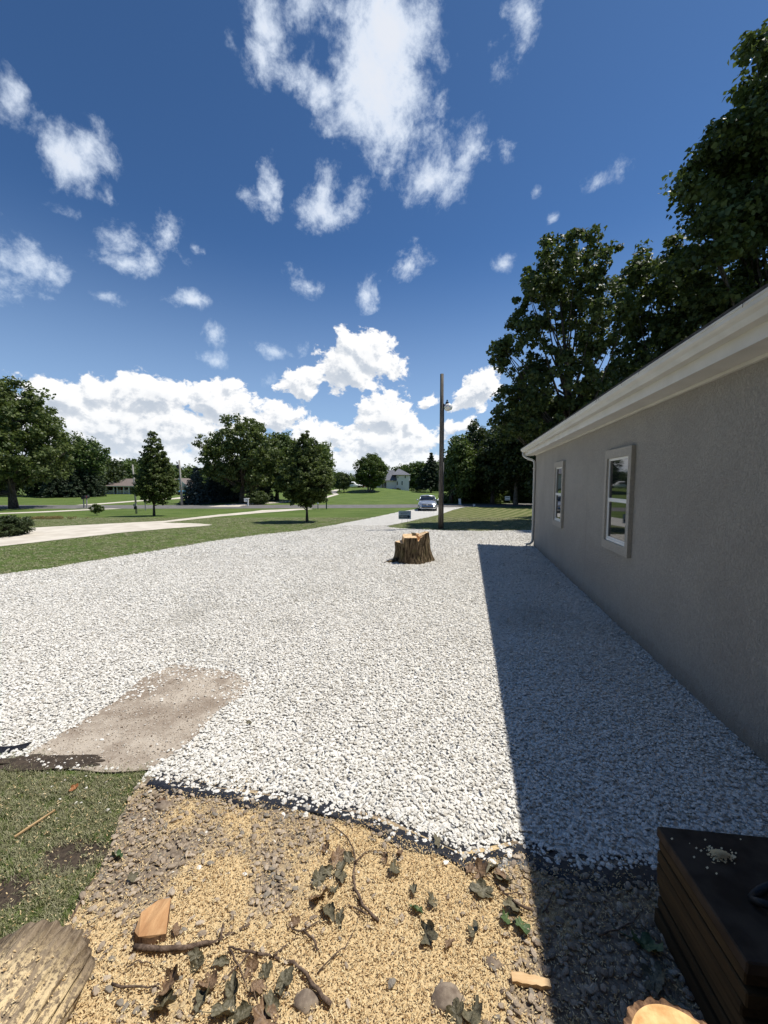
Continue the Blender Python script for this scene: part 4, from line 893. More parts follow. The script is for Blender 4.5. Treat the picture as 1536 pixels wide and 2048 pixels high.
for x in (-.2, .2): MB().tube([(x,.012,-.02),(x,.012,zc_)], .008, 5).build('stake', MAT['dark_metal'], sign2)
p = gp(920, 1009.5); k_ = p[1]/FPX; o = MB().box(-2.4*k_, 2.4*k_, -.03, .03, -.05, 11*k_); mb2 = MB().prism([(-2.4*k_, 11*k_),(2.4*k_, 11*k_),(1.6*k_, 12.2*k_),(-2.2*k_, 12.2*k_)], 1, -.03, .03)
mk = empty('marker_post', tuple(p), 0, 'short white marker post by the end of the white driveway', 'post'); o.build('post', MAT['white_paint'], mk); mb2.build('cap', MAT['white_paint'], mk); mk.rotation_euler[1] = math.radians(-5)
p = gp(948, 1012); wb = empty('marker_box', tuple(p), 0, 'tiny white box on the ground right of the marker post', 'box'); MB().box(-.12,.12,-.1,.1,-.02,.2).build('box', MAT['white_paint'], wb, bevel=.02)
MB().box(-.14,.14,-.12,.12,.2,.23).build('lid', MAT['white_paint'], wb)
p = gp(1048, 1003); mw = empty('wooden_stake', tuple(p), 0, 'grey wooden stake with pale cloth among the tall weeds', 'stake'); MB().tube([(0,0,-.1),(.02,0,1.0),(0,0,1.25)], [.05,.045,.04], 6).build('stake', MAT['grey_wood'], mw)
mb = MB(); vs = [(-.02+.16*i/3+.05*math.sin(j*2.1), -.05+.03*math.sin(i*2+j), 1.25-.16*j) for j in range(5) for i in range(4)]; mb.add(vs, [(j*4+i, j*4+i+1, j*4+i+5, j*4+i+4) for j in range(4) for i in range(3)]); mb.build('cloth', MAT['grey_wood'], mw)
def mailbox(pxx, pyy, label, m, h=1.15, w=.10, l=.5, rz=0, post='grey_wood', group=None, paper=False, boxm=None):
    p = gp(pxx, pyy); r = empty('mailbox', tuple(p), rz, label, 'mailbox', group)
    MB().box(-.05,.05,-.05,.05,-.1,h-.10).build('post', MAT[post], r); MB().box(-.04,.04,-l*.5,l*.4,h-.10,h-.05).build('bracket', MAT[post], r)
    prof = [(-w, h-.05),(w, h-.05),(w, h+.10)]+[(w*math.cos(a), h+.10+w*math.sin(a)) for a in np.linspace(.3, 2.84, 6)]+[(-w, h+.10)]
    bx = MB().prism(prof, 1, -l/2, l/2).build('box', MAT[m], r); MB().prism([(a*.94, b_) for a, b_ in prof], 1, -l/2-.015, -l/2-.001).build('door', MAT[m], bx)
    MB().box(w+.002, w+.012, -.12, -.09, h+.02, h+.22).build('flag', MAT['flag'], r)
    if paper: MB().box(-.09, .09, -l*.5, l*.3, h-.32, h-.12).build('paper_box', MAT['white_paint'], r)
    return r
MAT['flag'] = flat_mat('flag_red', (.35,.03,.03))
mailbox(168, 1016, 'left one of the two black mailboxes by the far left road', 'black', 1.05, .13, .55, .3, group='mailboxes by the left road'); mailbox(174, 1016, 'right one of the two black mailboxes by the far left road', 'black', 1.12, .13, .55, -.2, group='mailboxes by the left road')
mailbox(291, 1021, 'dark mailbox just left of the conical young tree trunk', 'black', .9, .12, .5, .5)
mailbox(636, 1018, 'black mailbox with white paper box beside the road', 'black', .85, .13, .5, .1, paper=True); mailbox(653, 1018, 'green mailbox on a green post beside the road', 'green_paint', .85, .14, .5, -.1, post='green_paint')
p = gp(495, 1011.5); r = empty('mailbox', tuple(p), 0, 'large white mailbox on a white post by the road before the maple', 'mailbox'); k_ = p[1]/FPX
MB().box(-.04+.05,.14,-.07,.07,-.1,14*k_).build('post', MAT['white_paint'], r); MB().box(-5*k_,.009,-.3,.3,8*k_,14*k_).build('box', MAT['white_paint'], r, bevel=.03); MB().box(-5.4*k_,3*k_,-.33,.33,14.05*k_,14.9*k_).build('cap', MAT['white_paint'], r)
p = gp(273, 1027.5); r = empty('meter_post', tuple(p), 0, 'thin grey pole with a pale box, left of the conical young tree', 'pole'); k_ = p[1]/FPX
MB().tube([(0,0,-.1),(-.05,0,50*k_),(-.14,0,98*k_)], [.085,.07,.055], 8).build('post', MAT['grey_wood'], r, smooth=True); MB().box(-.13,.13,-.17,-.09,15.5*k_,20*k_).build('meter_box', MAT['grey_wood'], r); MB().box(-.10,.10,-.16,-.09,9*k_,15*k_).build('lower_box', MAT['black'], r)
p = gp(364, 1011); r = empty('utility_pole', tuple(p), 0, 'pale utility pole with a short crossarm before the garage', 'utility pole'); k_ = p[1]/FPX; hh = 90*k_
MB().tube([(0,0,-.1),(-.05,0,hh*.5),(-.12,0,hh)], [.15,.12,.09], 8).build('post', MAT['grey_wood'], r, smooth=True)
MB().tube([(-.11,-.1,hh-.5),(-.45,-.1,hh-.35)], .035, 6).build('crossarm', MAT['grey_wood'], r)
for q in ((-.42, hh-.34), (-.28, hh-.39)): MB().tube([(q[0],-.1,q[1]),(q[0],-.1,q[1]+.18)], [.035,.05], 6).build('insulator', MAT['dark_metal'], r)
MB().tube([(-.28,-.12,hh-1.0),(-.28,-.12,hh-.55)], .13, 8).build('transformer', MAT['dark_metal'], r)

# ------------------------------------------------------------------ silver sedan on the drive
m, t, b, out = newmat('silver_paint'); b.inputs['Base Color'].default_value = (.52,.54,.57,1); b.inputs['Metallic'].default_value = .75; b.inputs['Roughness'].default_value = .28; b.inputs['Coat Weight'].default_value = .7; MAT['silver'] = m
MAT['tyre'] = flat_mat('tyre_rubber', (.015,.015,.016), .8); MAT['chrome'] = simple('chrome', (.7,.7,.72), rough=.15, metal=1)
m, t, b, out = newmat('headlight_glass'); b.inputs['Base Color'].default_value = (.55,.58,.62,1); b.inputs['Roughness'].default_value = .08; MAT['headlight'] = m
def loft(secs, m, name, parent, smooth=True, cap=True):
    """secs: list of (y, [(x,z)...]) rings"""
    n = len(secs[0][1]); mb = MB(); vs = [(x, y, z) for y, r in secs for x, z in r]
    fs = [(j*n+i, j*n+(i+1) % n, (j+1)*n+(i+1) % n, (j+1)*n+i) for j in range(len(secs)-1) for i in range(n)]
    if cap: fs += [tuple(range(n)), tuple((len(secs)-1)*n+i for i in range(n-1, -1, -1))]
    mb.add(vs, fs); return mb.build(name, m, parent, smooth=smooth)
def ringsec(w, zt, zb, crown=.05):
    return [(-w*.86, zb),(-w*.97, zb+.10),(-w, zb+.30),(-w*.985, (zt+zb)/2+.12),(-w*.93, zt-.07),(-w*.80, zt-.01),(-w*.4, zt+crown*.8),(0, zt+crown),
            (w*.4, zt+crown*.8),(w*.80, zt-.01),(w*.93, zt-.07),(w*.985, (zt+zb)/2+.12),(w, zb+.30),(w*.97, zb+.10),(w*.86, zb)]
cy_ = 36.6; cp = atY(854.5, 1021, cy_); cz = float(T(cp[0], cy_))+.02
car = empty('parked_car', (cp[0], cy_, cz), math.radians(-7), 'silver sedan with dark windscreen facing the camera on the white driveway', 'car')
body = loft([(-.02,ringsec(.62,.52,.26,.01)),(.06,ringsec(.78,.62,.20,.02)),(.25,ringsec(.87,.74,.18,.03)),(.6,ringsec(.905,.84,.18,.05)),(1.2,ringsec(.91,.94,.18,.05)),(1.6,ringsec(.91,.97,.18,.04)),(3.6,ringsec(.91,.99,.18,.03)),(4.3,ringsec(.89,1.0,.20,.04)),(4.75,ringsec(.84,.93,.24,.03)),(4.85,ringsec(.72,.80,.34,.02))], MAT['silver'], 'body', car)
def gh(y, wb, wt_2, zb, zt): return (y, [(-wb, zb),(-wb*.98, zb+(zt-zb)*.3),(-wt_2-.05, zt-.07),(-wt_2*.8, zt-.01),(0, zt+.02),(wt_2*.8, zt-.01),(wt_2+.05, zt-.07),(wb*.98, zb+(zt-zb)*.3),(wb, zb)])
loft([gh(1.35,.76,.74,.93,.96), gh(1.75,.79,.66,.93,1.19), gh(2.12,.80,.60,.93,1.40), gh(2.8,.80,.60,.93,1.44), gh(3.4,.79,.58,.93,1.38), gh(4.15,.74,.60,.95,1.02)], MAT['glass'], 'window', car)
loft([(2.02,[(-.60,1.375),(0,1.41),(.60,1.375),(.60,1.345),(0,1.38),(-.60,1.345)]),(2.2,[(-.66,1.40),(0,1.465),(.66,1.40),(.68,1.35),(0,1.42),(-.68,1.35)]),(2.8,[(-.66,1.425),(0,1.485),(.66,1.425),(.68,1.37),(0,1.43),(-.68,1.37)]),(3.4,[(-.62,1.36),(0,1.43),(.62,1.36),(.64,1.33),(0,1.39),(-.64,1.33)])], MAT['silver'], 'roof', car)
for s in (-1, 1):
    MB().tube([(s*.80,1.38,.96),(s*.735,1.75,1.20),(s*.665,2.1,1.385)], .04, 6).build('pillar', MAT['silver'], car, smooth=True)
    MB().add([(s*.80,-.005+.13,.60),(s*.52,.03,.57),(s*.42,.06,.63),(s*.55,.22,.70),(s*.84,.50,.775),(s*.885,.42,.70)], [(0,1,2,3,4,5)]).build('headlight', MAT['headlight'], car)
    MB().ball((s*.72,.03,.34), (.07,.06,.05), 8, 5).build('fog_lamp', MAT['black'], car)
    MB().ball((s*1.0,1.62,1.0), (.11,.09,.075), 10, 6).build('mirror', MAT['silver'], car, smooth=True)
    for y_ in (.92, 3.75):
        w_ = MB().tube([(s*.70,y_,.325),(s*.905,y_,.325)], .325, 20).build('wheel', MAT['tyre'], car); MB().tube([(s*.88,y_,.325),(s*.918,y_,.325)], .215, 14).build('rim', MAT['chrome'], w_)
        MB().tube([(s*.60,y_,.33),(s*.913,y_,.33)], .37, 20).build('wheel_arch', MAT['black'], car)
MB().prism([(-.50,.60),(-.30,.545),(.30,.545),(.50,.60),(.40,.665),(-.40,.665)], 1, -.02, .04).build('grille', MAT['black'], car)
mb = MB(); mb.box(-.42,.42,-.032,-.021,.600,.622); mb.build('grille_bar', MAT['chrome'], car)
o_ = MB().ball((0,-.045,.615), (.085,.015,.06), 12, 6).build('emblem', MAT['chrome'], car)
MB().prism([(-.60,.40),(-.52,.30),(.52,.30),(.60,.40),(.46,.42),(-.46,.42)], 1, -.05, .03).build('bumper_intake', MAT['black'], car)
# a white vehicle far beyond, and the red play house
p = atY(706, 978, 104); gz = float(T(p[0], 104)); van = empty('parked_car', (p[0], 104, gz), PI/2, 'white pickup truck parked far beyond the mound tree', 'truck')
loft([(-2.6,ringsec(.85,.9,.3)),(-1.0,ringsec(.95,1.05,.3)),(2.6,ringsec(.95,1.1,.3))], MAT['white_paint'], 'body', van)
loft([gh(-1.0,.85,.8,1.0,1.05), gh(-.4,.85,.72,1.0,1.75), gh(.9,.85,.72,1.0,1.78), gh(1.2,.85,.8,1.0,1.1)], MAT['white_paint'], 'cab', van)
for s in (-1,1):
    MB().box(s*.86-.02, s*.86+.02, -.3, .9, 1.2, 1.55).build('window', MAT['glass'], van)
    for y_ in (-1.7, 1.7): MB().tube([(s*.75,y_,.38),(s*.97,y_,.38)], .38, 12).build('wheel', MAT['tyre'], van)
p = atY(730, 977, 112); gz = float(T(p[0], 112)); ph_ = empty('play_house', (p[0], 112, gz+.4), 0, 'small red play house left of the mound tree trunks', 'play house')
MAT['red'] = simple('red_paint', (.45,.05,.03), (.55,.08,.05)); MB().box(-.8,.8,-.6,.6,0,1.0).build('wall', MAT['red'], ph_); MB().prism([(-1.0,1.0),(1.0,1.0),(0,1.75)], 1, -.75, .75).build('roof', MAT['red'], ph_); MB().prism([(-.3,0),(.3,0),(.3,.6),(0,.8),(-.3,.6)], 1, -.62, -.605).build('door', MAT['white_paint'], ph_)

# ------------------------------------------------------------------ far houses
MAT['siding'] = simple('pale_siding', (.62,.60,.57), (.68,.66,.63), 3, rough=.7); MAT['brick_pink'] = simple('pink_brick', (.60,.43,.34), (.68,.51,.41), 12, rough=.9)
MAT['roof_brown'] = simple('roof_brown', (.17,.135,.12), (.23,.19,.17), 8, rough=.9); MAT['roof_grey'] = simple('roof_grey', (.26,.27,.29), (.36,.37,.39), 3, rough=.85); MAT['roof_slate'] = simple('roof_slate', (.13,.135,.15), (.20,.20,.22), 3, rough=.9)
MAT['brick_white'] = simple('white_brick', (.78,.72,.70), (.84,.78,.76), 6, (1,1,3), rough=.9)
Y = 86.0; k_ = Y/FPX; X0 = atY(200, 988, Y)[0]; gz = float(T(X0+8, Y)); base_z = atY(200, 988, Y)[2]; 
rh = empty('ranch_house', (X0, Y, gz-.05), 0, 'low ranch house with brown roof and white porch posts across the road', 'house')
def U(p_): return (p_-200)*k_                       # picture columns at the house's distance, in metres
def Zp(q): return (988-q)*k_+(base_z-gz)
W3 = Zp(971.5)
MB().box(U(201), U(216), 0, 8, -.3, W3).build('wall', MAT['siding'], rh); MB().box(U(216)+.001, U(345), 1.6, 8, -.3, W3).build('wall', MAT['siding'], rh)
MB().add([(U(197),-.5,W3-.02),(U(226),-.5,W3-.02),(U(239),4,Zp(958.5)),(U(222),4,Zp(958.5)),(U(222),8.5,W3),(U(197),8.5,W3)], [(0,1,2,3),(0,3,4,5)]).build('roof', MAT['roof_grey'], rh)
MB().add([(U(212),-.9,W3+.02),(U(345),-.9,W3+.02),(U(345),4,Zp(956.5)),(U(230),4,Zp(956.5)),(U(345),9,W3),(U(214),9,W3)], [(0,1,2,3),(3,2,4,5),(0,3,5)]).build('roof', MAT['roof_brown'], rh)
MB().box(U(212), U(345), -.95, -.9, W3-.16, W3+.01).build('fascia', MAT['white_paint'], rh)
for p_ in (217, 231.5, 238.5, 251.5, 262): MB().box(U(p_)-.09, U(p_)+.09, -.7, -.52, 0, W3-.02).build('porch_post', MAT['white_paint'], rh)
for a, c in ((218, 231), (239, 251), (252, 262)):
    rl = MB(); rl.box(U(a)+.1, U(c)-.1, -.64, -.58, .85, .92); n_ = int((U(c)-U(a))/.16)
    for i in range(n_): rl.box(U(a)+.12+i*.16, U(a)+.18+i*.16, -.63, -.59, .1, .85)
    rl.build('railing', MAT['white_paint'], rh)
    dw_ = MB().box(U(a)+.25, U(c)-.25, 1.55, 1.599, 1.0, W3-.3).build('window', MAT['white_paint'], rh); MB().box(U(a)+.33, U(c)-.33, 1.52, 1.549, 1.08, W3-.38).build('pane', MAT['glass'], dw_)
MB().box(U(233), U(237), 1.55, 1.598, 0, 2.1).build('door', MAT['flag'], rh); MB().box(U(204), U(206.5), -.03, -.001, 1.0, W3-.5).build('window', MAT['glass'], rh); MB().box(U(209), U(211.5), -.03, -.001, 1.0, W3-.5).build('window', MAT['glass'], rh)
MB().box(U(216), U(300), -1.0, 1.59, -.2, .06).build('porch_floor', MAT['limestone_drive'], rh)
g0, g1, gr = U(341), U(379), Zp(956); gm = U(360)
g0, g1, gm = U(344), U(382), U(363)
MB().box(g0+.3, g1-.3, -.5, 3.9, -.3, W3-.3).build('garage_wall', MAT['brick_pink'], rh); MB().prism([(g0+.3, W3-.29),(g1-.3, W3-.29),(gm, gr-.25)], 1, -.48, 3.8).build('gable', MAT['siding'], rh)
MB().add([(g0-.2,-1.0,W3-.45),(gm,-1.0,gr),(gm,4.2,gr),(g0-.2,4.2,W3-.45),(g1+.2,-1.0,W3-.45),(g1+.2,4.2,W3-.45)], [(0,1,2,3),(1,4,5,2)]).build('garage_roof', MAT['roof_brown'], rh)
MB().prism([(g0-.2, W3-.5),(gm, gr-.05),(g1+.2, W3-.5),(g1+.2, W3-.70),(gm, gr-.25),(g0-.2, W3-.70)], 1, -1.03, -1.001).build('bargeboard', MAT['white_paint'], rh)
MB().box(U(370), U(375), -.55, -.501, .2, 1.9).build('window', MAT['glass'], rh)
MAT['blue'] = simple('blue_paint', (.05,.20,.35), (.07,.26,.42)); 
bc = empty('blue_car', (X0+U(374), Y-4.5, gz), math.radians(90), 'blue pickup partly hidden by the spruce before the garage', 'truck'); loft([(-1.6,ringsec(.8,.8,.3)),(0,ringsec(.9,.95,.3)),(1.8,ringsec(.9,1.0,.3))], MAT['blue'], 'body', bc); loft([gh(-.6,.8,.75,.9,1.0), gh(-.1,.8,.66,.9,1.5), gh(.8,.8,.66,.9,1.5), gh(1.2,.8,.75,.9,1.0)], MAT['glass'], 'window', bc)
for s in (-1,1):
    for y_ in (-1.0, 1.1): MB().tube([(s*.7,y_,.33),(s*.92,y_,.33)], .33, 12).build('wheel', MAT['tyre'], bc)
# white house with a tower
Y = 114.0; k_ = Y/FPX; X0 = atY(793, 987, Y)[0]; zb_ = atY(793, 987, Y)[2]; th = empty('tower_house', (X0, Y, zb_), 0, 'tall white house with grey hipped roofs right of the mound', 'house')
def U(p_): return (p_-793)*k_
def Zp(q): return (987-q)*k_
MB().box(U(793.5), U(818), 0, 6, -1.5, Zp(950.5)).build('wall', MAT['brick_white'], th); MB().box(U(818)+.001, U(820.3), .4, 5.6, Zp(961.5), Zp(952)).build('bay', MAT['brick_white'], th)
MB().box(U(773), U(793.5)-.001, .5, 8, -1, Zp(962)).build('wing_wall', MAT['brick_white'], th); MB().box(U(752), U(773)-.001, 2.5, 9, -1, Zp(958)).build('wing_wall', MAT['siding'], th)
e = Zp(950); a_ = [(U(784.5),-.9,e),(U(821.5),-.9,e),(U(821.5),7,e),(U(784.5),7,e)]; rt = [(U(797),3.2,Zp(937)),(U(800),3.2,Zp(937))]
MB().add(a_+rt, [(0,1,5,4),(1,2,5),(2,3,4,5),(3,0,4),(0,3,2,1)]).build('tower_roof', MAT['roof_slate'], th)
MB().add([(U(748),0,Zp(961)),(U(793),-.4,Zp(961)),(U(790),4.5,Zp(940)),(U(765),4.5,Zp(938)),(U(793),9,Zp(961)),(U(748),9,Zp(961))], [(0,1,2,3),(3,2,4,5),(0,3,5)]).build('wing_roof', MAT['roof_slate'], th)
for x0, x1, z0_, z1_ in ((793.8,795.6,970,963),(803.2,805,970,962.5),(795,796.4,956.5,951.5),(809.5,811.3,956.5,951.5),(796,801.5,984,977)): 
    w_ = MB().box(U(x0)-.08, U(x1)+.08, -.04, -.001, Zp(z0_)-.08, Zp(z1_)+.08).build('window', MAT['white_paint'], th); MB().box(U(x0), U(x1), -.07, -.041, Zp(z0_), Zp(z1_)).build('pane', MAT['glass'], w_)
for x0, x1 in ((763.5,765.5),(767,769),(770,772)): 
    w_ = MB().box(U(x0)-.08, U(x1)+.08, 2.44, 2.499, Zp(976)-.08, Zp(964)+.1).build('window', MAT['white_paint'], th); MB().box(U(x0), U(x1), 2.41, 2.439, Zp(976), Zp(964)).build('pane', MAT['glass'], w_)

# ------------------------------------------------------------------ foreground: boards, log, cut round, sticks, leaves
MAT['board'] = wood_mat('old_board', (.035,.022,.010), (.085,.055,.026), 14, (1,.06,1)); MAT['board_top'] = simple('dusty_board_top', (.050,.036,.026), (.085,.064,.048), 7, rough=1, spec=.05, bmp=.4, bdist=.004)
bs = empty('board_stack', (1.295, 1.70, 0), 0, 'dark stack of old boards against the wall at the lower right', 'boards'); bs.rotation_euler[2] = math.radians(-7)
r_ = random.Random(8); z = .02
lay = [.075,.055,.05,.055,.05,.06,.05,.05]; 
tot = sum(lay)+8*.006
sc2 = (.50-.02)/tot
for i, h_ in enumerate(lay):
    h2 = h_*sc2; j_ = r_.uniform(-.012,.012); o = MB().box(j_, 1.05+j_, -.52+r_.uniform(-.01,.01), r_.uniform(-.012,.0), z, z+h2).build('board', MAT['board'] if i < 7 else MAT['board_top'], bs, bevel=.005); z += h2+.006*sc2
mb = MB(); rr0 = random.Random(2)
hp = flat(1440, 1712, .5); dirt = empty('sawdust_clump', (hp[0], hp[1], .502), 0, 'small pale heap of sawdust on top of the dark boards', 'sawdust heap')
mb = MB()
for k in range(420):
    x, y = rr0.gauss(0,.020), rr0.gauss(0,.011); z_ = max(0, .016*(1-(x/.045)**2-(y/.024)**2)); s = rr0.uniform(.002,.005); q1_, q2_ = rr0.uniform(-1,1), rr0.uniform(-1,1)
    mb.add([(x-s,y-s*q1_,z_),(x+s*q2_,y-s,z_+.002),(x+s,y+s*q1_,z_+.003),(x-s*q2_,y+s,z_+.001)], [(0,1,2,3)])
tag(mb.build('heap', MAT['chip'], dirt), kind='stuff'); mb = MB()
for k in range(60): 
    a = rr0.uniform(0,6.28); d_ = abs(rr0.gauss(0,.05)); x, y = d_*1.5*math.cos(a), d_*.8*math.sin(a); s = rr0.uniform(.002,.005); mb.add([(x-s,y-s,.001),(x+s,y-s*.3,.003),(x+s,y+s,.004),(x-s,y+s*.5,.002)], [(0,1,2,3)])
tag(mb.build('crumbs', MAT['chip'], dirt), kind='stuff')
hp = flat(1540, 1810, .5); sw_ = MB(); ctr = (hp[0]+.03, hp[1], .515)
pts = [(ctr[0]+.085*math.cos(a), ctr[1]+.05*math.sin(a), ctr[2]+.02*math.sin(a*2)) for a in np.linspace(0, 5.4, 16)]
tag(sw_.tube(pts, .014, 8).build('hose_loop', MAT['black'], smooth=True), 'curl of black hose lying on the boards at the right edge', 'hose')
# lying log, lower left
def log_mat():
    m, t, b, out = newmat('log_bark_sawdust'); b.inputs['Roughness'].default_value = .95; b.inputs['Specular IOR Level'].default_value = .1
    n1 = noise(t, tcoord(t, (1,.12,1)), 22, 5, .6, 1.6); n2 = noise(t, tcoord(t), 60, 4, .7); n3 = noise(t, tcoord(t), 4, 3)
    c = MIX(t, MR(t, n1, .4, .6), (.13,.095,.065), (.29,.225,.155)); f = MR(t, M_(t, 'ADD', M_(t, 'MULTIPLY', n2, .6), M_(t, 'MULTIPLY', M_(t, 'SUBTRACT', 1.0, n1), .5)), .50, .60)
    sp = t.nodes.new('ShaderNodeSeparateXYZ'); tcn = t.nodes.new('ShaderNodeTexCoord'); t.links.new(tcn.outputs['Object'], sp.inputs[0])
    f = M_(t, 'MULTIPLY', f, MR(t, sp.outputs['Y'], -.02, -.22)); c = MIX(t, f, c, (.72,.56,.33)); t.links.new(c, b.inputs['Base Color']); bump(t, b, M_(t, 'ADD', n1, M_(t, 'MULTIPLY', n2, .3)), 1.0, .02); return m
MAT['log'] = log_mat(); LR = .168
log = empty('log', (-1.385, 1.46, 0), math.radians(3), 'thick bark covered log dusted with sawdust at the lower left corner', 'log'); vs = []; NA = 90; st_ = [(.0,.45),(-.004,.78),(-.014,.91),(-.035,.975),(-.075,1.0)]+[(-.11-.03*k, 1.0+.012*math.sin(k*.9)) for k in range(1, 50)]
for (y_, f_) in st_:
    for i in range(NA):
        a = 2*PI*i/NA; rg = .009*math.sin(21*a+5*math.sin(y_*7))*(f_ > .9)+.02*mnoise.noise(Vector((math.cos(a)*4, math.sin(a)*4, y_*2)))*f_; r = LR*f_+rg; vs.append((r*math.cos(a)*1.14, y_, LR*.98+r*math.sin(a)))
mb = MB(); ns = len(st_); mb.add(vs, [(j*NA+i, j*NA+(i+1) % NA, (j+1)*NA+(i+1) % NA, (j+1)*NA+i) for j in range(ns-1) for i in range(NA)]+[tuple(range(NA)), tuple((ns-1)*NA+i for i in range(NA))])
mb.build('bark', MAT['log'], log, smooth=True)
# chips caught on the log
n = 1500; aa = RNG.uniform(.25, 2.9, n); yy = RNG.uniform(-1.3, -.12, n); P = np.column_stack([LR*1.08*np.cos(aa), yy, LR*.98+LR*1.02*np.sin(aa)+.002]); cr_, sr_ = math.cos(math.radians(3)), math.sin(math.radians(3))
P = np.column_stack([P[:, 0]*cr_-P[:, 1]*sr_-1.385, P[:, 0]*sr_+P[:, 1]*cr_+1.46, P[:, 2]]); s = rr(n, .006, .013)
scatter('sawdust', 'sawdust chips caught on the log at lower left', 'sawdust', P, np.column_stack([rr(n,-.5,.5), rr(n,-.5,.5), rr(n,0,6.28)]), np.column_stack([s,s,s]), [c.copy() for c in chips], MAT['chip'])
# standing cut round, lit, bottom edge
cz_ = .75; rc = flat(1382, 2146, cz_); rd_ = .128; cr = empty('log_round', (rc[0], rc[1], 0), 0, 'upright sawn log with a sunlit bright face at the bottom edge', 'log')
MAT['bark_rough'] = wood_mat('rough_bark', (.09,.05,.03), (.34,.20,.11), 30, (1,1,.15)); MAT['cut_orange'] = cut_mat('fresh_cut', (.58,.30,.11), (.80,.52,.24))
NA = 96; vs = []
def rj(a): return rd_*(1+.045*(abs(math.sin(a*11+.5*math.sin(3*a)))**.5)*2.2-.05+.03*mnoise.noise(Vector((math.cos(a)*3, math.sin(a)*3, 1))))
for z_ in (.0, .25, .5, cz_-.004): vs += [(rj(2*PI*i/NA)*math.cos(2*PI*i/NA), rj(2*PI*i/NA)*math.sin(2*PI*i/NA), z_+(.006*math.sin(i*1.9) if z_ > .7 else 0)) for i in range(NA)]
MB().add(vs, [(j*NA+i, j*NA+(i+1) % NA, (j+1)*NA+(i+1) % NA, (j+1)*NA+i) for j in range(3) for i in range(NA)]).build('bark', MAT['bark_rough'], cr)
vs = []
for q, z_ in ((1.0,cz_-.004),(.93,cz_-.004),(.91,cz_+.002),(.6,cz_+.002)): vs += [((rj(2*PI*i/NA) if q > .95 else rd_*q)*math.cos(2*PI*i/NA), (rj(2*PI*i/NA) if q > .95 else rd_*q)*math.sin(2*PI*i/NA), z_+(.003*math.sin(i*1.9) if q > .95 else 0)) for i in range(NA)]
MB().add(vs[:2*NA], [(i, (i+1) % NA, NA+(i+1) % NA, NA+i) for i in range(NA)]).build('bark_rim', MAT['bark_rough'], cr)
MB().add(vs[NA:], [(j*NA+i, j*NA+(i+1) % NA, (j+1)*NA+(i+1) % NA, (j+1)*NA+i) for j in range(2) for i in range(NA)]+[tuple(2*NA+i for i in range(NA))]).build('cut_face', MAT['cut_orange'], cr)
# slab of wood
q_ = [gp(*c) for c in ((270,1885),(284,1850),(318,1819),(332,1814),(343,1818),(340,1850),(333,1886),(300,1896),(278,1900))]; mb = MB(); n = len(q_); cx = sum(p[0] for p in q_)/n; cyy = sum(p[1] for p in q_)/n
top = [(p[0]-cx, p[1]-cyy, .055+.012*math.sin(i*1.7)) for i, p in enumerate(q_)]; bot = [(p[0]-cx, p[1]-cyy-.008, .02) for p in q_]
sb_ = empty('wood_slab', (cx, cyy, 0), 0, 'wedge shaped orange brown slab of wood behind the thick stick', 'wood slab'); MAT['slab'] = wood_mat('slab_wood', (.42,.22,.10), (.62,.38,.19), 16, (1,.25,1)); MB().add(top, [tuple(range(n))]).build('face', MAT['slab'], sb_); MB().add([(a[0],a[1],a[2]-.0005) for a in top]+bot, [(i, (i+1) % n, n+(i+1) % n, n+i) for i in range(n)]).build('bark_edge', MAT['bark_rough'], sb_)
def plank(pxs, w, z, label, m, th_=.02, name='wood_splinter', cat='wood piece'):
    a = flat(*pxs[0], z); c = flat(*pxs[1], z); d_ = c-a; L = np.linalg.norm(d_[:2]); ang = math.atan2(d_[1], d_[0]); r = random.Random(int(pxs[0][0])); n = 9; up_ = [(L*i/(n-1), w*.5*(.55+.45*math.sin(PI*min(1, .25+i/(n-1)*.8)))*r.uniform(.8, 1.1)) for i in range(n)]; lo_ = [(L*i/(n-1), -w*.5*r.uniform(.7, 1.0)) for i in range(n-1, -1, -1)]
    o = MB().prism(up_+lo_, 2, 0, th_).build(name, m); o.location = tuple(a); o.rotation_euler = (math.radians(4), 0, ang); return tag(o, label, cat)
plank(((1023,1960),(1100,1972)), .036, .025, 'pale split piece of wood lying on the edge of the shadow', wood_mat('split_wood', (.58,.36,.17), (.80,.58,.34), 18, (.1,1,1)))
plank(((29,1675),(110,1621)), .012, .03, 'thin tan strip of wood on the grass at the left', wood_mat('strip_wood', (.42,.27,.13), (.62,.44,.24), 18, (.1,1,1)), .008)
# sticks and leafy branches
MAT['twig'] = wood_mat('twig_bark', (.075,.050,.036), (.21,.15,.11), 40, (1,1,1)); MAT['twig_tan'] = wood_mat('tan_twig', (.17,.11,.065), (.33,.23,.14), 40, (1,1,1))
def leaf_mat(name, a, b2):
    m, t, b, out = newmat(name); b.inputs['Roughness'].default_value = .55; n1 = noise(t, tcoord(t), 14, 4, .6); c = MIX(t, MR(t, n1, .35, .65), a, b2); t.links.new(c, b.inputs['Base Color']); bump(t, b, n1, .4, .01); return m
MAT['dry_leaf'] = leaf_mat('wilted_leaf', (.075,.066,.036), (.16,.14,.085)); MAT['brown_leaf'] = leaf_mat('brown_leaf', (.13,.075,.04), (.26,.165,.09)); MAT['green_leaf'] = leaf_mat('green_leaf', (.045,.085,.025), (.09,.14,.05)); MAT['orange_leaf'] = leaf_mat('orange_leaf', (.35,.14,.05), (.45,.20,.08))
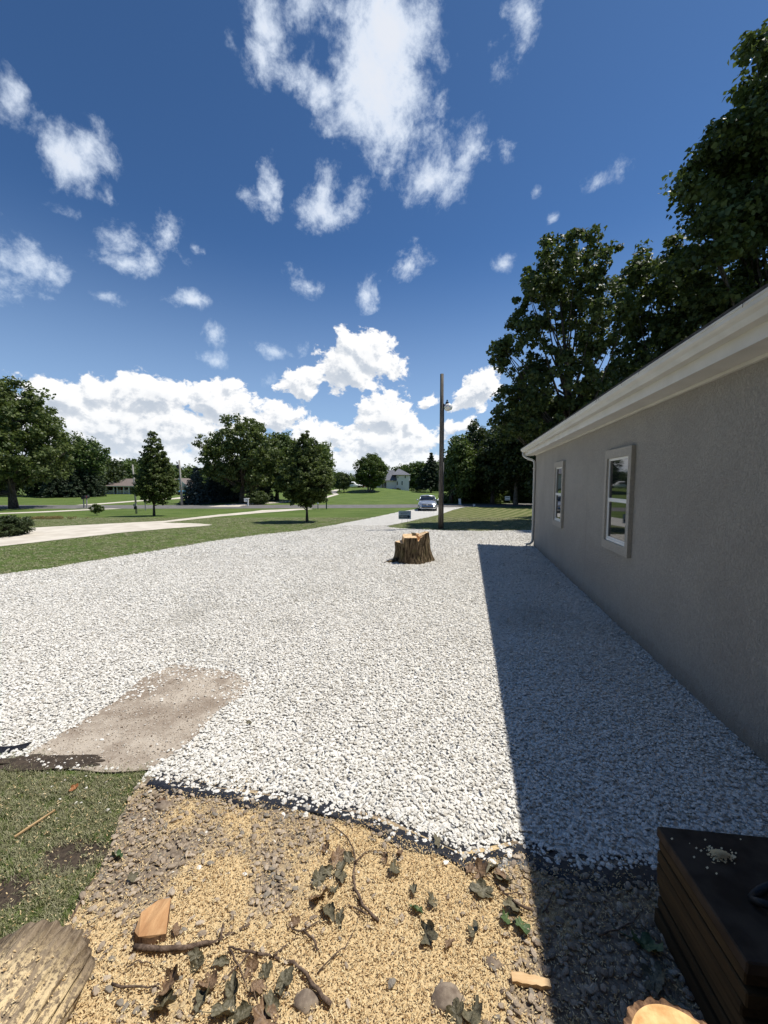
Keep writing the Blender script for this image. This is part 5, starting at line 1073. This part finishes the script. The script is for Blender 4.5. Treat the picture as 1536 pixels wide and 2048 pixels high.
def leaf_mesh(seed, curl=.5):
    r = random.Random(seed); NA = 30; rings = (0, .35, .7, 1.0); vs = []; tip = [0]*NA
    for i in range(NA):
        a = 2*PI*i/NA; lob = .62+.30*abs(math.cos(2.5*a))**.7+.10*math.cos(a); tip[i] = lob*(1+.08*r.uniform(-1, 1))
    fx = r.uniform(-.4, .4); c1 = curl*r.uniform(.6, 1.5); c2 = curl*r.uniform(-.6, 1.0)
    for q in rings[1:]:
        for i in range(NA):
            a = 2*PI*i/NA; R_ = q*tip[i]*.5; x, y = R_*math.cos(a), R_*math.sin(a)*.85
            z = c1*1.5*(y+fx*x*.3)**2+c2*x*x+.05*q*math.sin(5*a+seed)+.035*r.uniform(-1, 1)*q; vs.append((x*(1-.25*c2*q*q), y*(1-.45*c1*q*q), z))
    vs.append((0, 0, 0)); L = len(vs)-1; fs = [(L, i, (i+1) % NA) for i in range(NA)]+[(j*NA+i, (j+1)*NA+i, (j+1)*NA+(i+1) % NA, j*NA+(i+1) % NA) for j in range(2) for i in range(NA)]
    mb = MB(); mb.add(vs, fs); mb.tube([(-.05,0,.0),(-.45,.02,.015),(-.75,.08,.03)], .012, 4, False); return mb
LCOUNT = [0]
def leaf_at(pxx, pyy, sz_px, m='dry_leaf', parent=None, label=None, base=None, curl=.6, ang=None, tilt=None):
    LCOUNT[0] += 1; k = LCOUNT[0]; r = random.Random(k*13); p = flat(pxx, pyy, .035); d_ = np.linalg.norm(p-np.array([0, 0, EYE])); s = sz_px*d_/FPX*.74
    o = leaf_mesh(k, curl).build('leaf' if parent else 'fallen_leaf', MAT[m], parent, smooth=True); o.scale = (s, s, s)
    loc = Vector(p)-(Vector(base) if base is not None else Vector((0, 0, 0))); o.location = loc; o.rotation_euler = (tilt if tilt is not None else r.uniform(-.6, .6), r.uniform(-.6, .6), ang if ang is not None else r.uniform(0, 6.28))
    if label: tag(o, label, 'leaf')
    return o
def branch(label, paths, leaves=(), m='twig', z=.03, cat='branch', name='fallen_branch'):
    b0 = flat(*paths[0][1][0], 0); root = empty(name, tuple(b0), 0, label, cat)
    for k, (rad, pts) in enumerate(paths):
        P = []; r = random.Random(len(pts)+int(pts[0][0]))
        for i, (x, y) in enumerate(pts):
            q = flat(x, y, z+.012*math.sin(i*1.3+k)); P.append(Vector(q)-Vector(b0))
        Q = []
        for i in range(len(P)-1):
            for s in (0, .33, .66): Q.append(P[i].lerp(P[i+1], s)+Vector((r.uniform(-1, 1), r.uniform(-1, 1), r.uniform(-.5, 1)))*.004)
        Q.append(P[-1]); n = len(Q); MB().tube(Q, [.74*rad*(1-.6*i/(n-1))*r.uniform(.88, 1.15) for i in range(n)], 7).build('stem' if k == 0 else 'twig', MAT[m], root, smooth=True)
    for lf in leaves: leaf_at(lf[0], lf[1], lf[2], lf[3] if len(lf) > 3 else ('brown_leaf' if int(lf[0]*7+lf[1]) % 4 == 0 else 'dry_leaf'), root, base=b0)
    return root
branch('forked bare twig with wilted leaves crossing the middle of the sawdust', [(.010, [(758,1843),(725,1813),(711,1778),(707,1759),(711,1724),(707,1696),(691,1673),(664,1649)]), (.006, [(711,1724),(722,1712),(734,1703),(758,1701),(787,1708)]), (.006, [(734,1829),(711,1817),(695,1813),(668,1821)]), (.005, [(712,1726),(722,1731),(733,1731)]), (.005, [(722,1810),(708,1790),(703,1762)])],
       [(676,1712,44),(637,1759,42),(682,1739,40),(642,1790,58),(656,1821,46),(652,1696,30),(789,1735,44),(772,1716,30),(698,1716,30),(686,1752,34),(655,1742,36),(668,1778,30)])
branch('short curved twig between the middle twig and the big stick', [(.008, [(635,1901),(625,1876),(609,1862),(574,1858)]), (.005, [(606,1860),(625,1850),(642,1839)])], [(591,1843,26)])
branch('long arching stick running to the bottom centre of the sawdust', [(.013, [(662,2011),(637,1981),(613,1950),(586,1927),(551,1915),(500,1905),(479,1899),(457,1895)]), (.006, [(459,1897),(478,1935),(497,1983)]), (.006, [(500,1906),(470,1940),(431,1976)]), (.006, [(545,1913),(580,1885),(600,1868)])],
       [(417,1965,46),(504,1936,40),(449,2023,56,'dry_leaf'),(466,1985,48),(541,2010,44),(560,1985,34),(395,1930,34),(405,2000,44),(480,2035,50),(515,1975,34),(440,1925,30),(530,1945,32)])
branch('thick dark stick lying against the orange slab of wood', [(.017, [(270,1894),(322,1897),(395,1892),(438,1881),(470,1866),(499,1848)]), (.007, [(440,1880),(444,1860),(449,1842),(462,1838)])], [(392,1910,26),(352,1860,26)])
branch('thin forked twig near the lower left beside the log', [(.007, [(223,1970),(285,1976),(320,1968)]), (.004, [(255,1935),(275,1922),(300,1925),(330,1940)])], [(340,1965,66,'brown_leaf'),(325,2012,60)])
branch('short dark stick right behind the sawdusty log', [(.010, [(113,1886),(145,1880),(175,1874)])])
branch('very thin bent stem between the middle twig and long stick', [(.004, [(635,1944),(668,1911),(690,1893),(703,1872),(714,1850),(717,1829)])])
branch('leafy broken twig beside the shadow edge', [(.009, [(1066,1821),(1039,1810),(1012,1790),(995,1770),(965,1750)]), (.005, [(1012,1790),(1030,1786),(1060,1790)])], [(1029,1815,44),(1043,1852,46,'green_leaf'),(1014,1837,34,'green_leaf'),(958,1742,50),(967,1782,52),(1008,1759,48),(985,1735,34),(1000,1748,30),(940,1736,26)])
branch('thin dark twig in the deep shade left of the boards', [(.006, [(1195,1870),(1235,1860),(1265,1845),(1280,1825)]), (.005, [(1085,1825),(1100,1800),(1112,1772)])])
branch('slim buried stem along the grass edge', [(.008, [(140,1840),(160,1805),(172,1780),(205,1735)])], z=.02)
branch('hair thin twig above the thick stick at left', [(.003, [(268,1655),(292,1640),(318,1622)])], [(322,1602,26)])
for args in ((852,1864,56,'dry_leaf','largest wilted leaf, alone right of centre in the sawdust'),(828,1780,30,'dry_leaf','small curled leaf at the top of the loose group right of centre'),(832,1819,34,'green_leaf','grey green leaf just above the largest wilted leaf'),(863,1800,36,'dry_leaf','curled leaf touching a pale chip above the largest leaf'),
             (873,1681,30,'dry_leaf','dark leaf standing on the white gravel edge'),(949,1864,44,'dry_leaf','folded leaf between the largest leaf and the shadow'),(947,2020,60,'dry_leaf','upright leaf pair at the bottom, right one'),(912,2028,48,'dry_leaf','upright leaf pair at the bottom, left one'),(680,1841,32,'dry_leaf','small leaf under the fork of the middle twig'),
             (570,1962,42,'dry_leaf','curled leaf beside the long arching stick'),(527,2036,66,'brown_leaf','broad brown leaf at the bottom edge left of centre'),(234,1711,30,'green_leaf','single fresh green leaf on the pebbles by the grass'),(150,1574,18,'orange_leaf','small orange leaf on the grass'),(265,1755,26,'dry_leaf','dark crumpled leaf on the pebbles below the green leaf'),
             (497,1446,20,'dry_leaf','single dark leaf out on the white gravel'),(800,1705,24,'brown_leaf','brown ball of leaf just under the gravel edge'),(900,1885,26,'brown_leaf','tiny brown leaf in the open sawdust'),(1290,1890,60,'green_leaf','large leaf in the shade beside the boards'),(1310,1960,58,'dry_leaf','large dark leaf in the shade near the sawn log')):
    leaf_at(args[0], args[1], args[2], args[3], None, args[4])
for (x, y, s, lb) in ((894,1999,34,'flat brown rock at the bottom centre'),(613,2001,26,'long grey stone beside the end of the arching stick'),(589,1848,0,''),(985,1926,16,'dark round stone in the sawdust near the shadow'),(325,1612,20,'dark stone just below the gravel edge at left'),(148,1868,0,'')):
    if not s: continue
    p = flat(x, y, .02); d_ = np.linalg.norm(p-np.array([0, 0, EYE])); r0 = s*d_/FPX/2; bm = bmesh.new(); bmesh.ops.create_icosphere(bm, subdivisions=3, radius=1)
    for v in bm.verts: v.co = v.co*(1+.25*mnoise.noise(v.co*1.4+Vector((x, y, 0)))); v.co.x *= r0*1.2; v.co.y *= r0*.9; v.co.z *= r0*.5
    me = bpy.data.meshes.new('rock'); bm.to_mesh(me); bm.free(); me.polygons.foreach_set('use_smooth', [True]*len(me.polygons)); o = link('rock', me, MAT['rock'] if 'rock' in MAT else MAT.setdefault('rock', simple('rock', (.16,.12,.09), (.30,.24,.18), 20, rough=.9, bmp=.5))); o.location = tuple(p); tag(o, lb, 'rock')
